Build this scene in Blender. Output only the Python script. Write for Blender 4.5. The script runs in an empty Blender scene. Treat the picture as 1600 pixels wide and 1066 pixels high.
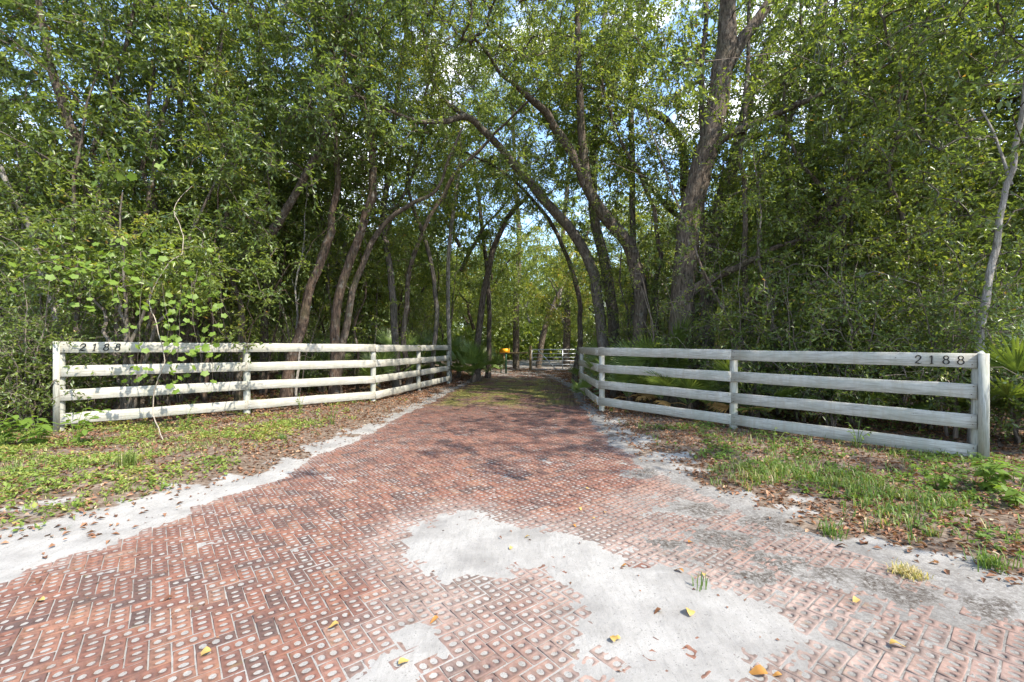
import bpy, math, random
import numpy as np
from mathutils import Vector, Matrix, Euler
R = math.radians
random.seed(7)
RNG = np.random.default_rng(11)
C = bpy.context.scene.collection
S = bpy.context.scene

# ------------------------------------------------------------------ camera
CAM_H, FPX, HOR = 1.6, 680.0, 541.0
cam = bpy.data.objects.new('camera', bpy.data.cameras.new('camera'))
C.objects.link(cam)
cam.location = (0, 0, CAM_H)
cam.rotation_euler = (R(90), 0, 0)
cam.data.sensor_width = 36
cam.data.lens = 36 * FPX / 1600
cam.data.shift_y = 8 / 1600
cam.data.clip_start = 0.05
cam.data.clip_end = 2000
S.camera = cam

# ------------------------------------------------------------------ light
SUN_EL, SUN_AZ = R(50), math.atan2(-0.62, 0.78)      # azimuth of the sun measured from +x towards +y
sd = Vector((math.cos(SUN_AZ) * math.cos(SUN_EL), math.sin(SUN_AZ) * math.cos(SUN_EL), math.sin(SUN_EL)))
sun = bpy.data.objects.new('sun', bpy.data.lights.new('sun', 'SUN'))
C.objects.link(sun)
sun.data.energy = 3.0
sun.data.angle = R(0.53)
sun.data.color = (1.0, 0.93, 0.82)
sun.rotation_euler = sd.to_track_quat('Z', 'Y').to_euler()
sun.location = sd * 60

w = bpy.data.worlds.new('World'); S.world = w; w.use_nodes = True
nt = w.node_tree; nt.nodes.clear()
n_out = nt.nodes.new('ShaderNodeOutputWorld'); n_bg = nt.nodes.new('ShaderNodeBackground')
n_sky = nt.nodes.new('ShaderNodeTexSky'); n_sky.sky_type = 'NISHITA'; n_sky.sun_disc = False
n_sky.sun_elevation = SUN_EL; n_sky.sun_rotation = math.pi / 2 - SUN_AZ
n_sky.air_density = 1.0; n_sky.dust_density = 0.6; n_sky.ozone_density = 2.2
n_bg.inputs['Strength'].default_value = 0.15
n_tc = nt.nodes.new('ShaderNodeTexCoord'); n_mp = nt.nodes.new('ShaderNodeMapping')
n_mp.inputs['Scale'].default_value = (1.6, 1.6, 3.6); n_mp.inputs['Location'].default_value = (0.35, 0.2, 0.1)
n_no = nt.nodes.new('ShaderNodeTexNoise'); n_no.inputs['Scale'].default_value = 2.0
n_no.inputs['Detail'].default_value = 9; n_no.inputs['Roughness'].default_value = 0.56
n_cr = nt.nodes.new('ShaderNodeValToRGB')
n_cr.color_ramp.elements[0].position = 0.53; n_cr.color_ramp.elements[1].position = 0.66
n_mx = nt.nodes.new('ShaderNodeMix'); n_mx.data_type = 'RGBA'
n_mx.inputs[7].default_value = (7.0, 7.1, 7.3, 1)
nt.links.new(n_tc.outputs['Generated'], n_mp.inputs['Vector']); nt.links.new(n_mp.outputs[0], n_no.inputs['Vector'])
nt.links.new(n_no.outputs['Fac'], n_cr.inputs[0]); nt.links.new(n_cr.outputs[0], n_mx.inputs[0])
nt.links.new(n_sky.outputs[0], n_mx.inputs[6]); nt.links.new(n_mx.outputs[2], n_bg.inputs['Color'])
nt.links.new(n_bg.outputs[0], n_out.inputs[0])

S.view_settings.view_transform = 'Standard'; S.view_settings.look = 'None'
S.view_settings.gamma = 1; S.view_settings.use_curve_mapping = False
S.view_settings.exposure = 1.85
S.cycles.max_bounces = 14; S.cycles.diffuse_bounces = 8; S.cycles.glossy_bounces = 3
S.cycles.transmission_bounces = 10; S.cycles.sample_clamp_indirect = 8
S.cycles.use_denoising = True

# ------------------------------------------------------------------ helpers
def P(px, py, Z):
    return np.array([(px - 800) / FPX * Z, Z, CAM_H - (py - HOR) / FPX * Z])
def G(px, py, z=0.0):
    Z = (CAM_H - z) * FPX / (py - HOR)
    return ((px - 800) / FPX * Z, Z)

def hash2(ix, iy, seed):
    h = (ix.astype(np.int64) * 374761393 + iy.astype(np.int64) * 668265263 + seed * 1274126177) & 0xffffffff
    h = ((h ^ (h >> 13)) * 1274126177) & 0xffffffff
    h = h ^ (h >> 16)
    return (h & 0xffff) / 65535.0
def vn(x, y, s=0):
    ix = np.floor(x); iy = np.floor(y); fx = x - ix; fy = y - iy
    fx = fx * fx * (3 - 2 * fx); fy = fy * fy * (3 - 2 * fy)
    a = hash2(ix, iy, s); b = hash2(ix + 1, iy, s); c = hash2(ix, iy + 1, s); d = hash2(ix + 1, iy + 1, s)
    return (a * (1 - fx) + b * fx) * (1 - fy) + (c * (1 - fx) + d * fx) * fy
def fbm(x, y, s=0, o=4):
    t = 0; a = 0.5; n = 0
    for k in range(o):
        t = t + a * vn(x * 2 ** k, y * 2 ** k, s + k * 17); n += a; a *= 0.5
    return t / n * 2 - 1
def sstep(a, b, x):
    t = np.clip((x - a) / (b - a), 0, 1); return t * t * (3 - 2 * t)
def sdf_poly(x, y, poly):                      # positive inside
    x = np.asarray(x, float); y = np.asarray(y, float)
    d = np.full(x.shape, 1e9); ins = np.zeros(x.shape, bool)
    n = len(poly)
    for i in range(n):
        ax, ay = poly[i]; bx, by = poly[(i + 1) % n]
        ex, ey = bx - ax, by - ay; wx, wy = x - ax, y - ay
        t = np.clip((wx * ex + wy * ey) / (ex * ex + ey * ey + 1e-12), 0, 1)
        d = np.minimum(d, (wx - ex * t) ** 2 + (wy - ey * t) ** 2)
        c = ((ay > y) != (by > y)) & (x < (bx - ax) * (y - ay) / ((by - ay) if by != ay else 1e-9) + ax)
        ins ^= c
    return np.where(ins, 1, -1) * np.sqrt(d)

def make_mesh(name, V, quads=None, tris=None, attrs=None, smooth=False, mat=None):
    m = bpy.data.meshes.new(name)
    V = np.asarray(V, np.float32).reshape(-1, 3)
    q = np.asarray(quads if quads is not None else np.zeros((0, 4)), np.int32).reshape(-1, 4)
    t = np.asarray(tris if tris is not None else np.zeros((0, 3)), np.int32).reshape(-1, 3)
    m.vertices.add(len(V)); m.vertices.foreach_set('co', V.ravel())
    nl = q.size + t.size
    m.loops.add(nl); m.loops.foreach_set('vertex_index', np.concatenate([q.ravel(), t.ravel()]))
    nf = len(q) + len(t)
    m.polygons.add(nf)
    ls = np.concatenate([np.arange(len(q)) * 4, q.size + np.arange(len(t)) * 3]).astype(np.int32)
    m.polygons.foreach_set('loop_start', ls)
    if smooth: m.polygons.foreach_set('use_smooth', np.ones(nf, bool))
    for k, a in (attrs or {}).items():
        at = m.attributes.new(k, 'FLOAT', 'POINT'); at.data.foreach_set('value', np.asarray(a, np.float32))
    m.update(calc_edges=True); m.validate()
    if mat: m.materials.append(mat)
    return m

class MB:
    """collects verts, quads, tris"""
    def __init__(s): s.V = []; s.Q = []; s.T = []; s.A = []; s.n = 0
    def add(s, V, Q=None, T=None, a=0.0):
        V = np.asarray(V, float).reshape(-1, 3)
        s.V.append(V)
        if Q is not None and len(Q): s.Q.append(np.asarray(Q, int) + s.n)
        if T is not None and len(T): s.T.append(np.asarray(T, int) + s.n)
        s.A.append(np.full(len(V), a) if np.isscalar(a) else np.asarray(a, float)); s.n += len(V)
        return s
    def box(s, c, size, rot=None, a=0.0):
        v = np.array([[i, j, k] for i in (-.5, .5) for j in (-.5, .5) for k in (-.5, .5)]) * np.array(size)
        if rot is not None: v = v @ np.array(rot.to_matrix()).T
        return s.add(v + np.array(c), [[0, 1, 3, 2], [4, 6, 7, 5], [0, 4, 5, 1], [2, 3, 7, 6], [0, 2, 6, 4], [1, 5, 7, 3]], a=a)
    def tube(s, pts, rad, n=6, cap=False, a=0.0):
        V, Q = tube(pts, rad, n); T = None
        if cap:
            V = np.vstack([V, pts[0], pts[-1]]); k = len(V) - 2; m = len(pts) - 1
            T = [[k, (i + 1) % n, i] for i in range(n)] + [[k + 1, m * n + i, m * n + (i + 1) % n] for i in range(n)]
        return s.add(V, Q, T, a)
    def mesh(s, name, mat=None, smooth=False, off=None, attr='tint'):
        V = np.vstack(s.V)
        if off is not None: V = V - np.array(off)
        return make_mesh(name, V, np.vstack(s.Q) if s.Q else None, np.vstack(s.T) if s.T else None,
                         {attr: np.concatenate(s.A)}, smooth, mat)

def tube(pts, rad, n=6):
    p = np.asarray(pts, float); r = np.broadcast_to(np.asarray(rad, float), (len(p),))
    t = np.gradient(p, axis=0); t /= np.linalg.norm(t, axis=1)[:, None] + 1e-9
    up = np.array([0, 0, 1.0]) if abs(t[0][2]) < .9 else np.array([1.0, 0, 0])
    u = np.cross(t, up); u /= np.linalg.norm(u, axis=1)[:, None] + 1e-9
    v = np.cross(t, u)
    for i in range(1, len(p)):                    # keep frames from flipping
        a = u[i - 1] - t[i] * np.dot(u[i - 1], t[i]); a /= np.linalg.norm(a) + 1e-9
        u[i] = a; v[i] = np.cross(t[i], a)
    an = np.arange(n) * 2 * math.pi / n
    V = p[:, None] + r[:, None, None] * (np.cos(an)[None, :, None] * u[:, None] + np.sin(an)[None, :, None] * v[:, None])
    i = np.arange(len(p) - 1)[:, None] * n; j = np.arange(n)[None]; j2 = (j + 1) % n
    Q = np.stack([i + j, i + j2, i + n + j2, i + n + j], -1).reshape(-1, 4)
    return V.reshape(-1, 3), Q
def smooth_path(pts, sub=4):
    p = np.asarray(pts, float); q = np.vstack([2 * p[0] - p[1], p, 2 * p[-1] - p[-2]]); o = []
    for i in range(1, len(q) - 2):
        for k in range(sub):
            t = k / sub
            o.append(0.5 * ((2 * q[i]) + (-q[i - 1] + q[i + 1]) * t + (2 * q[i - 1] - 5 * q[i] + 4 * q[i + 1] - q[i + 2]) * t * t
                            + (-q[i - 1] + 3 * q[i] - 3 * q[i + 1] + q[i + 2]) * t ** 3))
    o.append(p[-1]); return np.array(o)

def link(name, data, parent=None, loc=(0, 0, 0), rot=(0, 0, 0), scale=None):
    o = bpy.data.objects.new(name, data); C.objects.link(o)
    o.location = loc; o.rotation_euler = rot
    if scale is not None: o.scale = scale if hasattr(scale, '__len__') else (scale,) * 3
    if parent: o.parent = parent
    if name in ('branches', 'crown', 'twigs', 'leaves', 'stems'): o['kind'] = 'stuff'
    return o
def tag(o, label=None, cat=None, group=None, kind=None):
    if label: o['label'] = label
    if cat: o['category'] = cat
    if group: o['group'] = group
    if kind: o['kind'] = kind
    return o
def copy_tree(o, parent=None):
    c = o.copy(); C.objects.link(c); c.parent = parent
    for ch in list(o.children): copy_tree(ch, c)
    return c

# ------------------------------------------------------------------ materials
def nmat(name):
    m = bpy.data.materials.new(name); m.use_nodes = True; t = m.node_tree; t.nodes.clear()
    return m, t, (lambda ty, **k: _n(t, ty, k))
def _n(t, ty, k):
    n = t.nodes.new('ShaderNode' + ty)
    for a, b in k.items():
        if a.startswith('i_'):
            key = a[2:]; key = int(key) if key.isdigit() else key.replace('_', ' ')
            n.inputs[key].default_value = b
        else: setattr(n, a, b)
    return n
def ramp(t, fac, stops, interp='LINEAR'):
    n = t.nodes.new('ShaderNodeValToRGB'); e = n.color_ramp.elements; n.color_ramp.interpolation = interp
    while len(e) < len(stops): e.new(0.5)
    for i, (p, c) in enumerate(stops):
        e[i].position = p; e[i].color = (c if hasattr(c, '__len__') else (c, c, c)) + (1,) if hasattr(c, '__len__') else (c, c, c, 1)
    t.links.new(fac, n.inputs[0]); return n.outputs[0]
def mix(t, f, a, b, mode='MIX'):
    n = t.nodes.new('ShaderNodeMix'); n.data_type = 'RGBA'; n.blend_type = mode
    for s, v in ((0, f), (6, a), (7, b)):
        if hasattr(v, 'is_output'): t.links.new(v, n.inputs[s])
        elif s == 0: n.inputs[0].default_value = v
        else: n.inputs[s].default_value = tuple(v) + (1,)
    return n.outputs[2]
def math_(t, op, a, b=0.0, clamp=False):
    n = t.nodes.new('ShaderNodeMath'); n.operation = op; n.use_clamp = clamp
    for s, v in ((0, a), (1, b)):
        if hasattr(v, 'is_output'): t.links.new(v, n.inputs[s])
        else: n.inputs[s].default_value = v
    return n.outputs[0]
def noise(t, scale, detail=4, rough=.55, vec=None, dist=0.0):
    n = t.nodes.new('ShaderNodeTexNoise'); n.inputs['Scale'].default_value = scale
    n.inputs['Detail'].default_value = detail; n.inputs['Roughness'].default_value = rough
    n.inputs['Distortion'].default_value = dist
    if vec is not None: t.links.new(vec, n.inputs['Vector'])
    return n.outputs['Fac']
def coords(t, kind='Object', scale=None, rot=None):
    n = t.nodes.new('ShaderNodeTexCoord'); o = n.outputs[kind]
    if scale or rot:
        m = t.nodes.new('ShaderNodeMapping'); t.links.new(o, m.inputs[0])
        if scale: m.inputs['Scale'].default_value = scale
        if rot: m.inputs['Rotation'].default_value = rot
        o = m.outputs[0]
    return o
def wpos(t, scale=None, rot=None):
    n = t.nodes.new('ShaderNodeNewGeometry'); o = n.outputs['Position']
    if scale or rot:
        m = t.nodes.new('ShaderNodeMapping'); t.links.new(o, m.inputs[0])
        if scale: m.inputs['Scale'].default_value = scale
        if rot: m.inputs['Rotation'].default_value = rot
        o = m.outputs[0]
    return o
def attr(t, name):
    n = t.nodes.new('ShaderNodeAttribute'); n.attribute_name = name; return n.outputs['Fac']
def finish(m, t, col, rough=.8, bump=None, bs=.3, bd=.01, spec=.3, metal=0.0):
    p = t.nodes.new('ShaderNodeBsdfPrincipled'); o = t.nodes.new('ShaderNodeOutputMaterial')
    if hasattr(col, 'is_output'): t.links.new(col, p.inputs['Base Color'])
    else: p.inputs['Base Color'].default_value = tuple(col) + (1,)
    if hasattr(rough, 'is_output'): t.links.new(rough, p.inputs['Roughness'])
    else: p.inputs['Roughness'].default_value = rough
    p.inputs['Specular IOR Level'].default_value = spec; p.inputs['Metallic'].default_value = metal
    if bump is not None:
        b = t.nodes.new('ShaderNodeBump'); b.inputs['Strength'].default_value = bs; b.inputs['Distance'].default_value = bd
        t.links.new(bump, b.inputs['Height']); t.links.new(b.outputs[0], p.inputs['Normal'])
    t.links.new(p.outputs[0], o.inputs[0]); return m

def leaf_mat(name, stops, trans=.45, rough=.36, spec=.5, boost=1.9):
    m, t, N = nmat(name)
    a = attr(t, 'tint')
    oi = t.nodes.new('ShaderNodeObjectInfo')
    a2 = math_(t, 'ADD', a, math_(t, 'MULTIPLY', math_(t, 'SUBTRACT', oi.outputs['Random'], .5), .12))
    col = ramp(t, a2, stops)
    p = t.nodes.new('ShaderNodeBsdfPrincipled'); t.links.new(col, p.inputs['Base Color'])
    p.inputs['Roughness'].default_value = rough; p.inputs['Specular IOR Level'].default_value = spec
    tr = t.nodes.new('ShaderNodeBsdfTranslucent')
    g = mix(t, 1.0, col, (boost * 1.05, boost, boost * .45), 'MULTIPLY'); t.links.new(g, tr.inputs[0])
    mx = t.nodes.new('ShaderNodeMixShader'); mx.inputs[0].default_value = trans
    t.links.new(p.outputs[0], mx.inputs[1]); t.links.new(tr.outputs[0], mx.inputs[2])
    o = t.nodes.new('ShaderNodeOutputMaterial'); t.links.new(mx.outputs[0], o.inputs[0]); return m

M = {}
M['oak_leaf'] = leaf_mat('oak_leaf', [(0, (.07, .108, .036)), (.45, (.12, .165, .042)), (.75, (.185, .23, .048)), (.93, (.29, .31, .065)), (1, (.30, .19, .06))])
M['bright_leaf'] = leaf_mat('bright_leaf', [(0, (.08, .14, .022)), (.5, (.14, .215, .035)), (1, (.25, .28, .06))], trans=.42, rough=.5, spec=.3)
M['palm_leaf'] = leaf_mat('palm_leaf', [(0, (.07, .115, .028)), (.6, (.125, .18, .04)), (.9, (.20, .25, .06)), (1, (.34, .24, .08))], trans=.22, rough=.35, spec=.5)
M['dead_palm_leaf'] = leaf_mat('dead_palm_leaf', [(0, (.34, .20, .07)), (1, (.50, .32, .12))], trans=.3, rough=.6, spec=.2, boost=1.2)
M['weed_leaf'] = leaf_mat('weed_leaf', [(0, (.06, .11, .02)), (.5, (.12, .19, .035)), (.85, (.22, .27, .06)), (1, (.36, .30, .10))], trans=.35, rough=.55, spec=.25, boost=1.6)
M['grass_blade'] = leaf_mat('grass_blade', [(0, (.06, .12, .025)), (.6, (.12, .19, .04)), (.85, (.25, .26, .09)), (1, (.40, .34, .18))], trans=.35, rough=.5, spec=.3, boost=1.5)
M['litter_leaf'] = leaf_mat('litter_leaf', [(0, (.09, .045, .028)), (.4, (.19, .095, .055)), (.7, (.30, .16, .09)), (.9, (.40, .27, .17)), (1, (.46, .37, .26))], trans=.15, rough=.7, spec=.2, boost=1.2)
M['fallen_leaf'] = leaf_mat('fallen_leaf_mat', [(0, (.13, .06, .035)), (.5, (.33, .15, .035)), (1, (.42, .29, .09))], trans=.2, rough=.55, spec=.3, boost=1.2)

def bark(name, dark, light, lich=.35, sc=(9, 9, 2.2)):
    m, t, N = nmat(name)
    v = wpos(t, sc)
    n1 = noise(t, 2.2, 6, .65, v, .4); n2 = noise(t, 1.3, 3, .5, wpos(t)); n3 = noise(t, 7, 4, .6, wpos(t))
    c = ramp(t, n1, [(.36, dark), (.64, light)])
    c = mix(t, ramp(t, n3, [(.55, 0.0), (.72, lich)]), c, (.30, .31, .27))
    c = mix(t, ramp(t, n2, [(.52, 0.0), (.75, .35)]), c, (.06, .08, .025))
    return finish(m, t, c, .9, n1, 1.0, .06, .15)
M['bark'] = bark('bark', (.035, .027, .021), (.165, .13, .10), .4)
M['red_bark'] = bark('red_bark', (.035, .024, .018), (.14, .098, .072), .4)
M['pale_bark'] = bark('pale_bark', (.14, .125, .11), (.36, .33, .29), .5)
M['grey_bark'] = bark('grey_bark', (.055, .046, .038), (.20, .17, .14), .45)
m, t, N = nmat('twig'); M['twig'] = finish(m, t, ramp(t, attr(t, 'tint'), [(0, (.05, .038, .03)), (1, (.22, .18, .145))]), .85)
m, t, N = nmat('vine_stem'); M['vine_stem'] = finish(m, t, ramp(t, noise(t, 40), [(.3, (.20, .165, .12)), (.7, (.36, .31, .25))]), .8)
m, t, N = nmat('moss_strand'); M['moss_strand'] = finish(m, t, (.20, .21, .16), .9)

# brick: obj.color of a single brick or the attributes of the joined ones carry (dust, moss, random)
m, t, N = nmat('fired_brick')
oi = t.nodes.new('ShaderNodeObjectInfo'); sc = t.nodes.new('ShaderNodeSeparateColor'); t.links.new(oi.outputs['Color'], sc.inputs[0])
dust = math_(t, 'ADD', sc.outputs[0], attr(t, 'dust')); moss = math_(t, 'ADD', sc.outputs[1], attr(t, 'moss')); rnd = math_(t, 'ADD', sc.outputs[2], attr(t, 'tint'))
c = ramp(t, rnd, [(0, (.06, .042, .038)), (.15, (.095, .054, .044)), (.4, (.145, .066, .047)), (.7, (.185, .085, .057)), (.9, (.22, .115, .075)), (1, (.21, .135, .10))])
c = mix(t, ramp(t, noise(t, 60, 5, .7, wpos(t)), [(.35, 0.0), (.75, .55)]), c, (.12, .066, .052))
c = mix(t, ramp(t, noise(t, 5, 6, .75, wpos(t)), [(.45, 0.0), (.66, .75)]), c, (.075, .052, .043))
dn = math_(t, 'SUBTRACT', math_(t, 'ADD', math_(t, 'MULTIPLY', dust, 1.5), noise(t, 70, 7, .8, wpos(t, rot=(0, 0, .5)))), .62)
c = mix(t, ramp(t, dn, [(.0, 0.0), (.75, .85)]), c, (.27, .205, .175))
gr = math_(t, 'MULTIPLY', ramp(t, dust, [(.18, 0.0), (.45, 1.0)]), ramp(t, noise(t, 2.6, 8, .8, wpos(t, (1, 1, 1), (0, 0, .9))), [(.44, 0.0), (.58, .6)]))
c = mix(t, gr, c, (.06, .048, .04))
mn = math_(t, 'SUBTRACT', math_(t, 'ADD', moss, noise(t, 9, 6, .7, wpos(t))), .55)
c = mix(t, ramp(t, mn, [(.05, 0.0), (.45, .9)]), c, (.14, .14, .03))
M['brick'] = finish(m, t, c, .85, noise(t, 120, 4, .7, wpos(t)), .35, .004, .25)

# ground
m, t, N = nmat('ground_soil_and_sand')
sandA, dirtA, mossA, litA = attr(t, 'sand'), attr(t, 'dirt'), attr(t, 'moss'), attr(t, 'litter')
fine = noise(t, 190, 6, .85, wpos(t)); med = noise(t, 14, 6, .65, wpos(t))
soil = ramp(t, med, [(.3, (.06, .042, .030)), (.5, (.135, .10, .074)), (.7, (.25, .205, .16))])
sand = ramp(t, fine, [(.28, (.13, .125, .12)), (.41, (.27, .26, .242)), (.70, (.375, .363, .34))])
streak = noise(t, 3.2, 5, .7, wpos(t, (9, 1.6, 1), (0, 0, R(34))))
sand = mix(t, ramp(t, streak, [(.50, 0.0), (.66, .30)]), sand, (.16, .15, .135))
sand = mix(t, ramp(t, noise(t, 75, 3, .6, wpos(t)), [(.63, 0.0), (.68, .7)]), sand, (.07, .065, .06))
sand = mix(t, ramp(t, noise(t, 2.1, 5, .6, wpos(t)), [(.42, 0.0), (.64, .55)]), sand, (.15, .143, .133))
sand = mix(t, math_(t, 'MULTIPLY', dirtA, ramp(t, noise(t, 30, 6, .85, wpos(t)), [(.38, .15), (.56, 1.0)])), sand, (.06, .049, .04))
gf = math_(t, 'SUBTRACT', math_(t, 'ADD', math_(t, 'MULTIPLY', sandA, 1.6), noise(t, 18, 6, .75, wpos(t))), .8)
c = mix(t, ramp(t, gf, [(0, 0.0), (.5, 1.0)]), soil, sand)
c = mix(t, ramp(t, math_(t, 'ADD', mossA, math_(t, 'SUBTRACT', med, .5)), [(.2, 0.0), (.8, .8)]), c, (.13, .14, .03))
bmp = math_(t, 'ADD', math_(t, 'MULTIPLY', fine, .5), math_(t, 'ADD', math_(t, 'MULTIPLY', streak, .6), med))
M['ground'] = finish(m, t, c, .95, bmp, .55, .02, .1)

# painted boards
def paint(name, base, dirty, sc_=(1.2, 22, 22)):
    m, t, N = nmat(name)
    oi = t.nodes.new('ShaderNodeObjectInfo')
    v = coords(t, 'Object', sc_)
    va = t.nodes.new('ShaderNodeVectorMath'); va.operation = 'ADD'
    t.links.new(v, va.inputs[0]); cb = t.nodes.new('ShaderNodeCombineXYZ')
    for k in range(3): t.links.new(math_(t, 'MULTIPLY', oi.outputs['Random'], 40.0), cb.inputs[k])
    t.links.new(cb.outputs[0], va.inputs[1])
    g = noise(t, 3, 6, .7, va.outputs[0], .6); st = noise(t, 3.0, 5, .65, wpos(t)); vs = noise(t, 5, 5, .7, wpos(t, (3, 3, .35)))
    c = ramp(t, g, [(.34, tuple(x * .75 for x in dirty)), (.43, dirty), (.53, base), (.75, tuple(min(1, x * 1.12) for x in base))])
    c = mix(t, ramp(t, st, [(.42, 0.0), (.72, .75)]), c, (.27, .28, .22))
    c = mix(t, ramp(t, vs, [(.46, 0.0), (.68, .7)]), c, (.31, .28, .22))
    sp = noise(t, 22, 3, .5, wpos(t))
    c = mix(t, ramp(t, sp, [(.72, 0.0), (.76, .75)]), c, (.12, .11, .10))
    return finish(m, t, c, .75, g, .45, .006, .25)
M['board'] = paint('weathered_white_paint', (.43, .41, .355), (.29, .275, .235))
M['post'] = paint('weathered_post_paint', (.385, .38, .335), (.24, .245, .21), (22, 22, 1.2))
m, t, N = nmat('black_paint'); M['black'] = finish(m, t, (.012, .012, .012), .45)
m, t, N = nmat('rust'); M['rust'] = finish(m, t, (.10, .055, .035), .8)
m, t, N = nmat('galvanised_steel'); M['steel'] = finish(m, t, ramp(t, noise(t, 8), [(.3, (.42, .44, .47)), (.7, (.62, .64, .66))]), .42, metal=.6)
m, t, N = nmat('old_wood'); M['wood'] = finish(m, t, ramp(t, noise(t, 5, 5, .7, coords(t, 'Object', (8, 8, 1))), [(.3, (.13, .09, .05)), (.7, (.34, .26, .14))]), .9)
m, t, N = nmat('yellow_plastic'); M['yellow'] = finish(m, t, (.80, .36, .015), .4)
m, t, N = nmat('green_paint'); M['green'] = finish(m, t, (.02, .09, .055), .5)

# ------------------------------------------------------------------ ground shape
LEFT_EDGE = [G(0, 900), G(160, 850), G(280, 797), G(430, 742), G(500, 707), G(560, 682), G(640, 642), G(700, 612), G(745, 592)]
RIGHT_EDGE = [G(1600, 948), G(1330, 856), G(1110, 775), G(1010, 722), G(960, 692), G(925, 652), G(892, 604)]
DRIVE = [(-6.5, -1.5), (-6.5, 2.35)] + LEFT_EDGE + [(-1.5, 25.5), (1.9, 26.0)] + RIGHT_EDGE[::-1] + [(6.5, 1.9), (6.5, -1.5)]
TONGUE = [G(*p) for p in [(645, 860), (655, 825), (720, 803), (790, 822), (880, 836), (960, 862), (1040, 892), (1150, 935), (1235, 985), (1190, 1010),
                          (1135, 1066), (1090, 1200), (930, 1200), (950, 1066), (925, 1000), (905, 935), (850, 893), (800, 893), (735, 902), (690, 903)]]
BLOB = [G(*p) for p in [(610, 985), (660, 965), (720, 990), (700, 1030), (640, 1090), (560, 1100), (590, 1040)]]
DUSTY = [G(*p) for p in [(1010, 722), (1110, 770), (1330, 846), (1600, 930), (1900, 1100), (1500, 1300), (1260, 1030), (1130, 930), (1000, 870), (900, 800), (960, 760)]]
DIRTS = [(1085, 795, .32), (1120, 840, .30), (1230, 880, .26), (1300, 900, .24), (1370, 915, .2), (1180, 905, .12), (1040, 850, .14), (1210, 820, .35), (1420, 930, .22), (1540, 950, .2), (1000, 740, .3)]
YGATE = 28.0

def left_edge_x(y): ys = [p[1] for p in LEFT_EDGE] + [26, 400]; xs = [p[0] for p in LEFT_EDGE] + [-1.5, -1.5]; return np.interp(y, ys, xs)
def right_edge_x(y): ys = [p[1] for p in RIGHT_EDGE] + [26, 400]; xs = [p[0] for p in RIGHT_EDGE] + [1.9, 1.9]; return np.interp(y, ys, xs)

def terrain(x, y):
    d = sdf_poly(x, y, DRIVE)
    n8 = fbm(x * 9, y * 9, 3, 3); n2 = fbm(x * 2.2, y * 2.2, 5, 4); n1 = fbm(x * .5, y * .5, 9, 3); n30 = fbm(x * 28, y * 28, 21, 2)
    left = x < 0
    rim = sstep(.0, 1.5, -d)
    h_out = np.where(left, .012 + rim * .10, .010 + rim * .035) + rim * (n2 * .025 + n1 * .05) + n8 * .006
    far = sstep(12, 60, np.hypot(x, y)); h_out = h_out + far * .05
    # sand raised over the bricks
    tong = sstep(-.24, .18, sdf_poly(x, y, TONGUE) + n8 * .09 + n2 * .09)
    blob = sstep(-.16, .16, sdf_poly(x, y, BLOB) + n8 * .09) * .58
    dus = sstep(-.35, .5, sdf_poly(x, y, DUSTY) + n2 * .3)
    edge = sstep(.16, -.05, d + n8 * .06 + n2 * .18)
    far_cover = sstep(16, 24, y)
    hin = -.0062 + n8 * .003 + n30 * .0022
    hin = hin + np.maximum(tong, blob) * (.0115 + .004 * n2)
    hin = hin + dus * (.0008 + .0050 * n2 + .0022 * n8) + n30 * .0026 * np.maximum(tong, dus)
    hin = hin + far_cover * (.006 + .006 * n2) + edge * .022
    h = np.where(d > 0, hin, np.maximum(h_out, .0) * sstep(0, .4, -d) + (1 - sstep(0, .4, -d)) * (hin))
    # masks
    sand = np.where(d > 0, 1.0, sstep(.42, .0, -d + n2 * .75 + n8 * .3))
    sand = np.where((~left) & (d < 0), sstep(.6, .05, -d + n2 * .9 + n8 * .35), sand)
    wl = left & (y < 4.9) & (d < 0)
    sand = np.where(wl, sstep(1.2, .35, -d + n2 * 1.1 + n8 * .4), sand)
    sand = np.where((y > 24.5) & (np.abs(x - 1) < 4) & (d < 0), np.clip(.5 + n2, 0, 1), sand)
    dirt = np.zeros_like(x)
    for px, py, r in DIRTS:
        gx, gy = G(px, py); dd = np.hypot((x - gx) * .8, (y - gy) * 1.1)
        dirt = np.maximum(dirt, sstep(r * 1.3, r * .3, dd + n8 * .16 + n2 * .1))
    spot = dirt * 1.0
    dirt = np.maximum(dirt, np.where((~left) & (y > 2), sstep(.45, .0, np.abs(d - .0) + n2 * .25) * .55, 0))
    dirt = np.maximum(dirt, sstep(6, 12, y) * .55)
    dirt = np.maximum(dirt, np.where(d > 0, dus * .5, 0))
    dirt = np.where(d > 0, dirt * np.maximum(sstep(-.3, .3, -sdf_poly(x, y, TONGUE) + 0), .15), dirt)
    dirt = np.maximum(dirt, np.where(d > .2, .07 * (1 - tong) * (1 - blob), 0))
    h = h + np.where(d > 0, dirt * dus * .002 + sstep(.25, .9, spot) * (.0085 + .004 * n8 + .003 * n30), 0); dirt = np.maximum(dirt, spot)
    moss = sstep(10.0, 14.0, y) * sstep(25, 18, y) * sstep(-.8, 1.0, d) * np.clip(.38 + 1.0 * n2, 0, .75)
    return h, d, sand, dirt, moss, tong, dus, blob

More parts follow.
